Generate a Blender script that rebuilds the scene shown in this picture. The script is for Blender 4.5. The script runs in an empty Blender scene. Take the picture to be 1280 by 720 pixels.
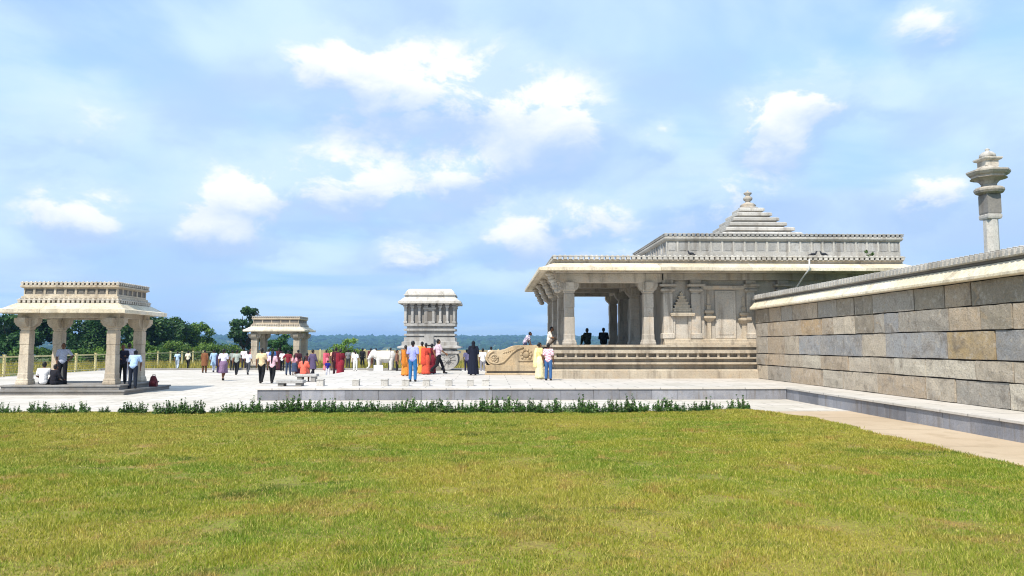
import bpy, bmesh, math, random
import numpy as np
from mathutils import Vector, Matrix, noise as mnoise

# ------------------------------------------------------------------ scene, camera, light
scene = bpy.context.scene
R = math.radians
cam_d = bpy.data.cameras.new('camera')
cam_d.sensor_width = 36.0
cam_d.lens = 26.0
cam_d.clip_start = 0.1
cam_d.clip_end = 20000
cam = bpy.data.objects.new('camera', cam_d)
scene.collection.objects.link(cam)
cam.location = (0, 0, 1.92)
cam.rotation_euler = (R(90 + 4.39), 0, R(-1.74))
scene.camera = cam

SUN = Vector((-0.40, -0.74, 1.0)).normalized()
sun_el = math.asin(SUN.z)
sun_az = math.atan2(SUN.x, SUN.y) % (2 * math.pi)

world = bpy.data.worlds.new('World')
scene.world = world
world.use_nodes = True


def build_world():
    nt = world.node_tree
    nt.nodes.clear()
    N = nt.nodes.new
    L = nt.links.new

    def val(x):
        return x

    def math_(op, a, b=None, c=None, clamp=False):
        n = N('ShaderNodeMath')
        n.operation = op
        n.use_clamp = clamp
        for i, s in enumerate((a, b, c)):
            if s is None:
                continue
            if isinstance(s, (int, float)):
                n.inputs[i].default_value = s
            else:
                L(s, n.inputs[i])
        return n.outputs[0]

    def smooth(x, lo, hi):
        n = N('ShaderNodeMapRange')
        n.interpolation_type = 'SMOOTHSTEP'
        L(x, n.inputs[0])
        n.inputs[1].default_value = lo
        n.inputs[2].default_value = hi
        return n.outputs[0]

    def mix(f, a, b):
        n = N('ShaderNodeMix')
        n.data_type = 'RGBA'
        for s, k in ((f, 0), (a, 6), (b, 7)):
            if isinstance(s, (int, float)):
                n.inputs[k].default_value = s
            elif isinstance(s, tuple):
                n.inputs[k].default_value = s
            else:
                L(s, n.inputs[k])
        return n.outputs[2]

    sky = N('ShaderNodeTexSky')
    sky.sky_type = 'NISHITA'
    sky.sun_disc = False
    sky.sun_elevation = sun_el
    sky.sun_rotation = sun_az
    sky.altitude = 300
    sky.air_density = 1.0
    sky.dust_density = 0.6
    sky.ozone_density = 1.5
    tc = N('ShaderNodeTexCoord')
    sep = N('ShaderNodeSeparateXYZ')
    L(tc.outputs['Generated'], sep.inputs[0])
    X, Y, Z = sep.outputs
    az = math_('ARCTAN2', X, Y)
    el = math_('ARCSINE', Z)

    def noise_tex(vec, scale, detail, rough, dist=0.0):
        n = N('ShaderNodeTexNoise')
        n.noise_dimensions = '3D'
        L(vec, n.inputs['Vector'])
        n.inputs['Scale'].default_value = scale
        n.inputs['Detail'].default_value = detail
        n.inputs['Roughness'].default_value = rough
        n.inputs['Distortion'].default_value = dist
        return n.outputs['Fac']

    # cloud sheet seen in perspective (high veil)
    zz = math_('ADD', math_('MAXIMUM', Z, 0.0), 0.16)
    comb = N('ShaderNodeCombineXYZ')
    L(math_('DIVIDE', X, zz), comb.inputs[0])
    L(math_('MULTIPLY', math_('DIVIDE', Y, zz), 1.35), comb.inputs[1])
    veil_n = noise_tex(comb.outputs[0], 0.85, 7, 0.52, 0.6)
    veil = smooth(veil_n, 0.34, 0.60)
    # edge noise for cumulus, in direction space
    mp = N('ShaderNodeMapping')
    mp.inputs['Scale'].default_value = (1.0, 1.0, 1.7)
    L(tc.outputs['Generated'], mp.inputs[0])
    edge = noise_tex(mp.outputs[0], 9.0, 10, 0.6, 0.3)
    fine = noise_tex(mp.outputs[0], 26.0, 5, 0.6, 0.2)
    broad = noise_tex(mp.outputs[0], 4.2, 6, 0.5, 0.3)
    blobs = [(-0.0798, 0.3188, 0.1613, 0.0453, 1.00), (0.0854, 0.2769, 0.0752, 0.0367, 0.80), (-0.1854, 0.1980, 0.1098, 0.0319, 1.00),
             (-0.0408, 0.2180, 0.0486, 0.0238, 0.90), (-0.5026, 0.1388, 0.0515, 0.0247, 0.95), (-0.3393, 0.1391, 0.0597, 0.0245, 0.90),
             (-0.3213, 0.1814, 0.0536, 0.0205, 0.80), (0.3743, 0.2540, 0.0516, 0.0282, 0.95), (0.4094, 0.2973, 0.0683, 0.0238, 0.70),
             (0.5522, 0.1678, 0.0377, 0.0221, 0.80), (0.5599, 0.3571, 0.0427, 0.0238, 0.55), (0.1338, 0.1600, 0.0797, 0.0236, 0.60),
             (0.0304, 0.1393, 0.0595, 0.0216, 0.65), (0.3128, 0.1824, 0.0931, 0.0268, 0.55), (0.2261, 0.2590, 0.0308, 0.0169, 0.50),
             (-0.5229, 0.2394, 0.1056, 0.0469, 0.35), (-0.1986, 0.3474, 0.0624, 0.0212, 0.70), (0.5183, 0.2761, 0.0367, 0.0188, 0.45), (-0.10, 0.115, 0.06, 0.014, 0.45),
             (0.18, 0.115, 0.07, 0.014, 0.5), (0.02, 0.235, 0.05, 0.02, 0.55)]
    # the same kind of cumulus goes on all round the sky
    rs = random.Random(5)
    for k in range(26):
        a = 0.75 + rs.random() * (2 * math.pi - 1.5)
        if a > math.pi:
            a -= 2 * math.pi
        blobs.append((a, 0.13 + 0.5 * rs.random(), 0.05 + 0.1 * rs.random(), 0.02 + 0.025 * rs.random(), 0.5 + 0.5 * rs.random()))
    dens = None
    lit = None
    warp = noise_tex(mp.outputs[0], 17.0, 7, 0.62, 0.0)
    warp2 = noise_tex(mp.outputs[0], 13.0, 7, 0.62, 0.4)
    azw = math_('ADD', az, math_('MULTIPLY', math_('SUBTRACT', warp, 0.5), 0.065))
    elw = math_('ADD', el, math_('MULTIPLY', math_('SUBTRACT', warp2, 0.5), 0.06))
    for (a0, e0, wa, we, s) in blobs:
        da = math_('SUBTRACT', azw, a0)
        de = math_('SUBTRACT', elw, e0)
        ea = math_('MULTIPLY', da, 1.18 / wa)
        ee = math_('MULTIPLY', de, 0.72 / we)
        ee = math_('MINIMUM', ee, math_('MULTIPLY', ee, 1.35))
        q = math_('MULTIPLY_ADD', ea, ea, math_('MULTIPLY', ee, ee))
        b = math_('MULTIPLY', math_('EXPONENT', math_('MULTIPLY', q, -0.75)), s)
        l = math_('MULTIPLY', b, ee)
        dens = b if dens is None else math_('ADD', dens, b)
        lit = l if lit is None else math_('ADD', lit, l)
    dens = math_('MULTIPLY', dens, math_('ADD', math_('MULTIPLY', smooth(edge, 0.34, 0.62), 0.85), 0.4))
    e_n = math_('ADD', math_('MULTIPLY', math_('SUBTRACT', edge, 0.5), 1.9), math_('MULTIPLY', math_('SUBTRACT', fine, 0.5), 0.95))
    d2 = math_('ADD', dens, e_n)
    cum = math_('MULTIPLY', smooth(math_('ADD', dens, math_('MULTIPLY', e_n, 0.40)), 0.27, 0.66), smooth(dens, 0.04, 0.25))
    halo = math_('MULTIPLY', smooth(dens, 0.01, 0.26), 0.65)
    # light tops, grey-lilac undersides
    topness = smooth(math_('ADD', math_('DIVIDE', lit, math_('ADD', dens, 0.15)), math_('MULTIPLY', e_n, 0.35)), -0.50, 0.50)
    ccol = mix(topness, (3.3, 4.4, 6.25, 1), (6.8, 6.9, 7.0, 1))
    # soft grey-lilac patches under and around the clouds
    soft = math_('MULTIPLY', smooth(broad, 0.42, 0.66), 0.6)
    gain = N('ShaderNodeVectorMath')
    gain.operation = 'SCALE'
    L(sky.outputs[0], gain.inputs[0])
    gain.inputs['Scale'].default_value = 1.75
    cap = N('ShaderNodeVectorMath')
    cap.operation = 'MINIMUM'
    L(gain.outputs[0], cap.inputs[0])
    cap.inputs[1].default_value = (3.0, 4.7, 7.0)
    blue = mix(0.25, cap.outputs[0], (2.95, 4.6, 6.8, 1))
    veil_col = mix(smooth(broad, 0.42, 0.66), (4.5, 5.8, 7.0, 1), (3.4, 4.5, 6.4, 1))
    base = mix(math_('MULTIPLY', veil, 0.9), blue, veil_col)
    base = mix(soft, base, (3.2, 4.4, 6.4, 1))
    base = mix(halo, base, mix(topness, (2.85, 4.1, 6.1, 1), (4.6, 5.75, 6.95, 1)))
    col = mix(math_('MULTIPLY', cum, 0.93), base, ccol)
    bg = N('ShaderNodeBackground')
    L(col, bg.inputs[0])
    bg.inputs[1].default_value = 0.15
    out = N('ShaderNodeOutputWorld')
    L(bg.outputs[0], out.inputs[0])


build_world()
world.cycles.sampling_method = 'MANUAL'
world.cycles.sample_map_resolution = 512

sun_d = bpy.data.lights.new('sun', 'SUN')
sun_d.energy = 5.0
sun_d.angle = R(0.6)
sun_d.color = (1.0, 0.93, 0.82)
sun = bpy.data.objects.new('sun', sun_d)
scene.collection.objects.link(sun)
sun.location = (-20, -20, 40)
sun.rotation_euler = SUN.to_track_quat('Z', 'Y').to_euler()

scene.view_settings.view_transform = 'Standard'
scene.view_settings.look = 'None'
scene.view_settings.gamma = 1.0
scene.view_settings.exposure = 0.12
scene.view_settings.use_curve_mapping = False
scene.cycles.use_denoising = True
scene.cycles.filter_width = 1.1
scene.cycles.use_adaptive_sampling = False
scene.cycles.max_bounces = 6
scene.cycles.diffuse_bounces = 2
scene.cycles.transparent_max_bounces = 8
scene.cycles.volume_bounces = 0
scene.cycles.sample_clamp_indirect = 4.0

rng = random.Random(11)
nrg = np.random.default_rng(11)
COL = scene.collection


# ------------------------------------------------------------------ materials
def lin(c):
    return c / 12.92 if c <= 0.04045 else ((c + 0.055) / 1.055) ** 2.4


def hx(s):
    s = s.lstrip('#')
    return tuple(lin(int(s[i:i + 2], 16) / 255) for i in (0, 2, 4)) + (1.0,)


class NT:
    def __init__(self, name):
        self.m = bpy.data.materials.new(name)
        self.m.use_nodes = True
        self.t = self.m.node_tree
        self.b = self.t.nodes['Principled BSDF']
        self.geo = None

    def n(self, kind):
        return self.t.nodes.new(kind)

    def l(self, a, b):
        self.t.links.new(a, b)

    def pos(self):
        if self.geo is None:
            self.geo = self.n('ShaderNodeNewGeometry')
        return self.geo.outputs['Position']

    def noise(self, scale, detail=4, rough=0.55, stretch=None, vec=None, dist=0.0):
        v = vec or self.pos()
        if stretch:
            mp = self.n('ShaderNodeMapping')
            mp.inputs['Scale'].default_value = stretch
            self.l(v, mp.inputs[0])
            v = mp.outputs[0]
        t = self.n('ShaderNodeTexNoise')
        t.inputs['Scale'].default_value = scale
        t.inputs['Detail'].default_value = detail
        t.inputs['Roughness'].default_value = rough
        t.inputs['Distortion'].default_value = dist
        self.l(v, t.inputs['Vector'])
        return t.outputs['Fac']

    def ramp(self, x, lo, hi, a=0.0, b=1.0):
        r = self.n('ShaderNodeMapRange')
        r.interpolation_type = 'SMOOTHSTEP'
        self.l(x, r.inputs[0])
        for i, v in enumerate((lo, hi, a, b)):
            r.inputs[i + 1].default_value = v
        return r.outputs[0]

    def mix(self, f, a, b, mode='MIX'):
        m = self.n('ShaderNodeMix')
        m.data_type = 'RGBA'
        m.blend_type = mode
        for s, k in ((f, 0), (a, 6), (b, 7)):
            if isinstance(s, (int, float)):
                m.inputs[k].default_value = s
            elif isinstance(s, tuple):
                m.inputs[k].default_value = s
            else:
                self.l(s, m.inputs[k])
        return m.outputs[2]

    def color(self, c):
        if isinstance(c, tuple):
            self.b.inputs['Base Color'].default_value = c
        else:
            self.l(c, self.b.inputs['Base Color'])

    def rough(self, r):
        self.b.inputs['Roughness'].default_value = r
        self.b.inputs['Specular IOR Level'].default_value = 0.3

    def bump(self, h, strength=0.3, dist=0.02):
        b = self.n('ShaderNodeBump')
        b.inputs['Strength'].default_value = strength
        b.inputs['Distance'].default_value = dist
        self.l(h, b.inputs['Height'])
        self.l(b.outputs[0], self.b.inputs['Normal'])

    def attr(self, name):
        a = self.n('ShaderNodeAttribute')
        a.attribute_name = name
        return a

    def objinfo(self):
        return self.n('ShaderNodeObjectInfo')


def stone(name, c1, c2, c3, stain=0.35, scale=1.0, bump=0.35, jit=0.12, rough=0.85):
    m = NT(name)
    big = m.noise(0.55 * scale, 5, 0.6)
    mid = m.noise(3.2 * scale, 6, 0.65)
    grain = m.noise(19 * scale, 5, 0.75)
    streak = m.noise(1.0 * scale, 5, 0.6, stretch=(3.0, 3.0, 0.35))
    c = m.mix(m.ramp(big, 0.35, 0.65), c1, c2)
    c = m.mix(m.ramp(mid, 0.48, 0.78, 0, 0.55), c, c3)
    dark = m.mix(0.0, (0.16, 0.13, 0.10, 1), (0.16, 0.13, 0.10, 1))
    c = m.mix(m.ramp(streak, 0.50, 0.68, 0, stain), c, dark)
    oi = m.objinfo()
    j = m.ramp(oi.outputs['Random'], 0, 1, 1 - jit, 1 + jit)
    hv = m.n('ShaderNodeHueSaturation')
    m.l(j, hv.inputs['Value'])
    m.l(c, hv.inputs['Color'])
    c = m.mix(m.ramp(grain, 0.42, 0.72, 0.0, 0.42), hv.outputs[0], (0.11, 0.10, 0.09, 1))
    m.color(c)
    m.rough(rough)
    h = m.n('ShaderNodeMath')
    h.operation = 'MULTIPLY_ADD'
    m.l(mid, h.inputs[0])
    h.inputs[1].default_value = 1.5
    m.l(grain, h.inputs[2])
    m.bump(h.outputs[0], bump, 0.012)
    return m.m


M = {}
M['granite'] = stone('pale_granite', hx('c6beb2'), hx('aca498'), hx('ccb190'), 0.55)
M['granite_warm'] = stone('warm_granite', hx('c6baa6'), hx('b2a490'), hx('cbb08c'), 0.5)
M['granite_white'] = stone('white_granite', hx('c9c5be'), hx('b0aca5'), hx('cdc3b2'), 0.45)
M['granite_grey'] = stone('grey_granite', hx('93908c'), hx('827e79'), hx('a39a8c'), 0.45)
M['chajja'] = stone('sunlit_eave_stone', hx('e6dcc8'), hx('d6c9ae'), hx('dcc096'), 0.35, 0.8, jit=0.16)  # base colour raised so the upward slopes look strongly sunlit
M['slate'] = stone('blue_grey_granite', hx('92939a'), hx('7d7f86'), hx('a09a94'), 0.5, 1.6, jit=0.2)
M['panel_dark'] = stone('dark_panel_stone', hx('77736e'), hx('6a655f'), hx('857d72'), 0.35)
M['pave'] = None
M['granite_cool'] = stone('cool_granite', hx('b9b7b4'), hx('9c9a97'), hx('bfb8ac'), 0.5)
M['marble'] = stone('white_marble', hx('e0deda'), hx('d2d0cc'), hx('dcd6cc'), 0.2)
M['ochre'] = stone('ochre_stone', hx('cfbd9f'), hx('bba583'), hx('d2b083'), 0.45)


def mat_pave(name, c1, c2, sx, sy, joint):
    m = NT(name)
    big = m.noise(0.16, 5, 0.6)
    mid = m.noise(1.6, 6, 0.65)
    grain = m.noise(30, 3, 0.7)
    c = m.mix(m.ramp(big, 0.35, 0.65), c1, c2)
    c = m.mix(m.ramp(mid, 0.48, 0.68, 0, 0.6), c, (c2[0] * 0.8, c2[1] * 0.78, c2[2] * 0.74, 1))
    br = m.n('ShaderNodeTexBrick')
    br.offset = 0.5
    br.inputs['Scale'].default_value = 1.0
    br.inputs['Brick Width'].default_value = sx
    br.inputs['Row Height'].default_value = sy
    br.inputs['Mortar Size'].default_value = 0.018
    br.inputs['Color1'].default_value = (1, 1, 1, 1)
    br.inputs['Color2'].default_value = (0.90, 0.90, 0.88, 1)
    br.inputs['Mortar'].default_value = (joint, joint, joint, 1)
    m.l(m.pos(), br.inputs['Vector'])
    c = m.mix(1.0, c, br.outputs['Color'], 'MULTIPLY')
    c = m.mix(m.ramp(grain, 0.35, 0.7, 0, 0.12), c, (0.2, 0.18, 0.16, 1))
    m.color(c)
    m.rough(0.8)
    m.bump(grain, 0.15, 0.004)
    return m.m


M['pave'] = mat_pave('plaza_paving', hx('d6cfc6'), hx('cac2b6'), 1.2, 0.9, 0.5)
M['pave2'] = mat_pave('platform_paving', hx('d4cdc6'), hx('c9c3ba'), 1.5, 1.0, 0.5)
M['path'] = mat_pave('path_concrete', hx('cfbba0'), hx('c0aa8e'), 40, 2.8, 0.6)


def mat_block():
    m = NT('wall_block_stone')
    oi = m.objinfo()
    off = m.n('ShaderNodeVectorMath')
    off.operation = 'MULTIPLY_ADD'
    cx = m.n('ShaderNodeCombineXYZ')
    m.l(oi.outputs['Random'], cx.inputs[0])
    m.l(oi.outputs['Random'], cx.inputs[2])
    m.l(cx.outputs[0], off.inputs[0])
    off.inputs[1].default_value = (37, 11, 23)
    m.l(m.pos(), off.inputs[2])
    v = off.outputs[0]
    mid = m.noise(2.0, 7, 0.65, vec=v, dist=0.5)
    fine = m.noise(22, 6, 0.75, vec=v)
    streak = m.noise(1.5, 7, 0.68, stretch=(1, 1.3, 1.0), vec=v, dist=0.9)
    vein = m.noise(1.2, 4, 0.55, stretch=(1, 1.5, 2.0), vec=v, dist=2.5)
    c = m.mix(m.ramp(mid, 0.35, 0.7, 0, 0.55), oi.outputs['Color'], (0.42, 0.36, 0.29, 1))
    c = m.mix(m.ramp(streak, 0.50, 0.68, 0, 0.55), c, (0.15, 0.125, 0.10, 1))
    c = m.mix(m.ramp(vein, 0.60, 0.72, 0, 0.45), c, (0.46, 0.33, 0.19, 1))
    c = m.mix(m.ramp(fine, 0.45, 0.68, 0, 0.55), c, (0.14, 0.12, 0.10, 1))
    pale = m.noise(5, 6, 0.7, vec=v)
    c = m.mix(m.ramp(pale, 0.52, 0.68, 0, 0.5), c, (0.56, 0.51, 0.44, 1))
    m.color(c)
    m.rough(0.85)
    h = m.n('ShaderNodeMath')
    h.operation = 'MULTIPLY_ADD'
    m.l(mid, h.inputs[0])
    h.inputs[1].default_value = 2.0
    m.l(fine, h.inputs[2])
    m.bump(h.outputs[0], 0.9, 0.035)
    return m.m


M['block'] = mat_block()


def mat_objcolor(name, rough=0.8, var=0.2):
    m = NT(name)
    oi = m.objinfo()
    nz = m.noise(22, 3, 0.6)
    hv = m.n('ShaderNodeHueSaturation')
    m.l(m.ramp(nz, 0.3, 0.7, 1 - var, 1 + var), hv.inputs['Value'])
    m.l(oi.outputs['Color'], hv.inputs['Color'])
    m.color(hv.outputs[0])
    m.rough(rough)
    return m.m


M['cloth'] = mat_objcolor('cloth', 0.85)
M['skin'] = mat_objcolor('skin', 0.55, 0.06)
M['paint'] = mat_objcolor('paint', 0.5, 0.08)


def mat_check(name):
    m = NT(name)
    oi = m.objinfo()
    ch = m.n('ShaderNodeTexChecker')
    tc = m.n('ShaderNodeTexCoord')
    m.l(tc.outputs['Object'], ch.inputs['Vector'])
    ch.inputs['Scale'].default_value = 17
    m.l(oi.outputs['Color'], ch.inputs['Color1'])
    ch.inputs['Color2'].default_value = hx('e6dcdc')
    m.color(ch.outputs['Color'])
    m.rough(0.85)
    return m.m


M['check'] = mat_check('checked_cloth')


def simple(name, c, rough=0.7, c2=None, sc=5.0):
    m = NT(name)
    if c2:
        m.color(m.mix(m.ramp(m.noise(sc, 5, 0.6), 0.35, 0.65), c, c2))
    else:
        m.color(c)
    m.rough(rough)
    return m.m


M['hair'] = simple('black_hair', (0.012, 0.010, 0.009, 1), 0.4)
M['eye'] = simple('eye', (0.02, 0.015, 0.012, 1), 0.2)
M['mortar'] = simple('mortar', hx('3a352f'), 0.95, hx('585047'), 6)
M['bark'] = simple('bark', hx('5a4632'), 0.9, hx('3c2e22'), 6)
M['fence'] = simple('cream_paint', hx('d8cc98'), 0.6, hx('c6b880'), 3)
M['wire'] = simple('mesh_wire', hx('8d8a70'), 0.6)
M['pigeon'] = simple('pigeon_feathers', hx('2c2d33'), 0.6, hx('4a4b52'), 30)
M['pipe'] = simple('white_pipe', hx('dedede'), 0.4)


def mat_leaf(name, cA, cB, cC, trans=0.25):
    m = NT(name)
    a = m.attr('tint')
    f = a.outputs['Fac']
    c = m.mix(m.ramp(f, 0.0, 0.55), cA, cB)
    c = m.mix(m.ramp(f, 0.62, 1.0), c, cC)
    oi = m.objinfo()
    hv = m.n('ShaderNodeHueSaturation')
    m.l(m.ramp(oi.outputs['Random'], 0, 1, 0.82, 1.18), hv.inputs['Value'])
    m.l(c, hv.inputs['Color'])
    m.color(hv.outputs[0])
    m.rough(0.55)
    tr = m.n('ShaderNodeBsdfTranslucent')
    m.l(hv.outputs[0], tr.inputs[0])
    mx = m.n('ShaderNodeMixShader')
    mx.inputs[0].default_value = trans
    m.l(m.b.outputs[0], mx.inputs[1])
    m.l(tr.outputs[0], mx.inputs[2])
    out = m.t.nodes['Material Output']
    m.l(mx.outputs[0], out.inputs[0])
    return m.m


M['leaf_dark'] = mat_leaf('dark_leaves', hx('203c1a'), hx('365a28'), hx('66803c'))
M['leaf_mid'] = mat_leaf('mid_leaves', hx('3a5a22'), hx('56762c'), hx('7d8f3c'))
M['leaf_light'] = mat_leaf('light_leaves', hx('4f6f28'), hx('6f8f35'), hx('a3a04a'))
M['leaf_hedge'] = mat_leaf('hedge_leaves', hx('294a1c'), hx('466c2a'), hx('8fa364'))


def mat_lawn(name, blade):
    m = NT(name)
    p1 = m.noise(0.42, 5, 0.6, stretch=(0.75, 1.25, 1), dist=0.7)
    p2 = m.noise(1.5, 5, 0.65, dist=0.5)
    p3 = m.noise(0.16, 3, 0.5)
    p4 = m.noise(6.0, 3, 0.6)
    green = hx('7f9a2a')
    lush = hx('567a1e')
    straw = hx('c0ae4e')
    tan = hx('b89a54')
    c = m.mix(m.ramp(p1, 0.38, 0.62), hx('9fa231'), green)
    c = m.mix(m.ramp(p2, 0.56, 0.76, 0, 0.8), c, lush)
    c = m.mix(m.ramp(p3, 0.43, 0.64, 0, 0.6), c, straw)
    inv = m.ramp(p2, 0.33, 0.47, 0.9, 0.0)
    c = m.mix(inv, c, tan)
    c = m.mix(m.ramp(p4, 0.55, 0.75, 0, 0.55), c, straw)
    p5 = m.noise(0.75, 6, 0.7, stretch=(0.6, 1.3, 1), dist=1.0)
    c = m.mix(m.ramp(p5, 0.55, 0.68, 0, 0.85), c, hx('4a6a18'))
    p6 = m.noise(0.9, 6, 0.7, stretch=(0.7, 1.2, 1.7), dist=0.8)
    c = m.mix(m.ramp(p6, 0.53, 0.68, 0, 0.7), c, hx('ab8c50'))
    if blade:
        f = m.attr('tint').outputs['Fac']
        c = m.mix(m.ramp(f, 0.0, 0.45, 0.65, 0.0), c, hx('456418'))
        c = m.mix(m.ramp(f, 0.62, 1.0, 0, 0.85), c, hx('d6ca70'))
        m.color(c)
        m.rough(0.6)
        tr = m.n('ShaderNodeBsdfTranslucent')
        m.l(c, tr.inputs[0])
        mx = m.n('ShaderNodeMixShader')
        mx.inputs[0].default_value = 0.35
        m.l(m.b.outputs[0], mx.inputs[1])
        m.l(tr.outputs[0], mx.inputs[2])
        m.l(mx.outputs[0], m.t.nodes['Material Output'].inputs[0])
    else:
        g = m.noise(24, 4, 0.7)
        c = m.mix(m.ramp(g, 0.30, 0.65, 0.35, 0.85), c, hx('6e5c34'))
        m.color(c)
        m.rough(0.95)
    return m.m


M['lawn'] = mat_lawn('lawn_soil', False)
M['blade'] = mat_lawn('lawn_blades', True)


def mat_terrain():
    m = NT('terrain')
    a = m.noise(0.004, 6, 0.6)
    b = m.noise(0.05, 5, 0.6)
    c = m.mix(m.ramp(a, 0.4, 0.6), hx('4d5f2c'), hx('6f6b3a'))
    c = m.mix(m.ramp(b, 0.45, 0.7, 0, 0.7), c, hx('3c5424'))
    m.color(c)
    m.rough(0.95)
    return m.m


M['terrain'] = mat_terrain()
M['wood'] = simple('far_canopy', hx('33502a'), 0.95, hx('223a1c'), 0.01)


# ------------------------------------------------------------------ mesh helpers
class MB:
    def __init__(self):
        self.v = []
        self.f = []

    def add(self, verts, faces):
        o = len(self.v)
        self.v.extend(verts)
        self.f.extend([tuple(i + o for i in f) for f in faces])
        return self

    def box(self, x0, x1, y0, y1, z0, z1):
        return self.add([(x0, y0, z0), (x1, y0, z0), (x1, y1, z0), (x0, y1, z0), (x0, y0, z1), (x1, y0, z1), (x1, y1, z1), (x0, y1, z1)],
                        [(0, 3, 2, 1), (4, 5, 6, 7), (0, 1, 5, 4), (1, 2, 6, 5), (2, 3, 7, 6), (3, 0, 4, 7)])

    def loft(self, rings, cap=True):
        n = len(rings[0])
        vs = [tuple(p) for r in rings for p in r]
        fs = []
        for k in range(len(rings) - 1):
            for i in range(n):
                j = (i + 1) % n
                fs.append((k * n + i, k * n + j, (k + 1) * n + j, (k + 1) * n + i))
        if cap:
            fs.append(tuple(reversed(range(n))))
            fs.append(tuple((len(rings) - 1) * n + i for i in range(n)))
        return self.add(vs, fs)

    def rect(self, x0, x1, y0, y1, prof):
        """prof: list of (offset outwards, z)"""
        return self.loft([[(x0 - o, y0 - o, z), (x1 + o, y0 - o, z), (x1 + o, y1 + o, z), (x0 - o, y1 + o, z)] for o, z in prof])

    def lathe(self, cx, cy, prof, n=16, rot=0.0, sq=1.0):
        return self.loft([[(cx + r * math.cos(2 * math.pi * i / n + rot), cy + sq * r * math.sin(2 * math.pi * i / n + rot), z) for i in range(n)] for r, z in prof])

    def tube(self, pts, rad, n=8):
        rings = []
        for k, p in enumerate(pts):
            p = Vector(p)
            a = Vector(pts[max(k - 1, 0)])
            b = Vector(pts[min(k + 1, len(pts) - 1)])
            d = (b - a).normalized()
            s = d.cross(Vector((0, 0, 1)))
            if s.length < 1e-3:
                s = d.cross(Vector((0, 1, 0)))
            s.normalize()
            t = s.cross(d)
            r = rad[k] if isinstance(rad, (list, tuple)) else rad
            rings.append([tuple(p + s * (r * math.cos(2 * math.pi * i / n)) + t * (r * math.sin(2 * math.pi * i / n))) for i in range(n)])
        return self.loft(rings)

    def ball(self, c, r, nu=12, nv=8):
        if isinstance(r, (int, float)):
            r = (r, r, r)
        prof = []
        for k in range(nv + 1):
            a = -math.pi / 2 + math.pi * k / nv
            q = max(math.cos(a), 0.02)
            prof.append([(c[0] + r[0] * q * math.cos(2 * math.pi * i / nu), c[1] + r[1] * q * math.sin(2 * math.pi * i / nu), c[2] + r[2] * math.sin(a)) for i in range(nu)])
        return self.loft(prof)

    def cap(self, p0, r0, p1, r1, n=10):
        """a tapered limb: two balls and a cone between"""
        self.ball(p0, r0, n, 6)
        self.ball(p1, r1, n, 6)
        return self.tube([p0, p1], [r0, r1], n)

    def poly_y(self, pts, y0, y1):
        """outline in x,z pushed along y"""
        return self.loft([[(x, y0, z) for x, z in pts], [(x, y1, z) for x, z in pts]])

    def poly_x(self, pts, x0, x1):
        return self.loft([[(x0, y, z) for y, z in pts], [(x1, y, z) for y, z in pts]])

    def mesh(self, name, mat, bevel=0.0, smooth=False, org=(0, 0, 0)):
        me = bpy.data.meshes.new(name)
        ox, oy, oz = org
        me.from_pydata([(x - ox, y - oy, z - oz) for x, y, z in self.v], [], self.f)
        bm = bmesh.new()
        bm.from_mesh(me)
        bmesh.ops.recalc_face_normals(bm, faces=bm.faces)
        if bevel > 0:
            ed = [e for e in bm.edges if len(e.link_faces) == 2 and e.calc_face_angle(0) > 0.5]
            bmesh.ops.bevel(bm, geom=ed, offset=bevel, segments=1, affect='EDGES', clamp_overlap=True)
        if smooth:
            for f in bm.faces:
                f.smooth = True
        bm.to_mesh(me)
        bm.free()
        if mat:
            me.materials.append(mat)
        return me


def link(o, parent=None):
    COL.objects.link(o)
    if parent:
        o.parent = parent
    return o


def tag(o, label=None, cat=None, group=None, kind=None):
    for k, v in (('label', label), ('category', cat), ('group', group), ('kind', kind)):
        if v:
            o[k] = v
    return o


def thing(name, loc, label, cat, group=None, rz=0.0):
    o = bpy.data.objects.new(name, None)
    o.empty_display_size = 0.2
    o.location = loc
    o.rotation_euler[2] = rz
    link(o)
    return tag(o, label, cat, group)


def origin(o):
    x = Vector((0, 0, 0))
    while o:
        x = x + Vector(o.location)
        o = o.parent
    return x


def part(mb, name, mat, parent, bevel=0.0, smooth=False, kind=None, label=None, color=None):
    """mb in world coordinates; parent is unrotated"""
    me = mb.mesh(name, M[mat] if isinstance(mat, str) else mat, bevel, smooth, origin(parent) if parent else (0, 0, 0))
    o = bpy.data.objects.new(name, me)
    link(o, parent)
    if kind:
        o['kind'] = kind
    if label:
        o['label'] = label
    if color:
        o.color = color
    return o


def struct(mb, name, mat, bevel=0.0, label=None):
    o = part(mb, name, mat, None, bevel)
    o['kind'] = 'structure'
    if label:
        o['label'] = label
    return o


def copy_tree(o, parent=None):
    c = o.copy()
    COL.objects.link(c)
    c.parent = parent
    for ch in o.children:
        copy_tree(ch, c)
    return c


# ------------------------------------------------------------------ setting: terrain, plaza, lawn, paths
def terrain_h(x, y):
    dx, dy = x, y - 40
    r = math.hypot(dx, dy)
    if r < 118:
        return -0.06
    t = min((r - 118) / 220, 1)
    t = t * t * (3 - 2 * t)
    h = -0.06 - 15 * t
    if r > 900:
        n = mnoise.noise(Vector((x / 900, y / 900, 3.1))) * 0.5 + mnoise.noise(Vector((x / 300, y / 300, 7.7))) * 0.2
        s = min((r - 900) / 2000, 1)
        s = s * s * (3 - 2 * s)
        h += s * (43 + 9 * n)
    return h


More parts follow.
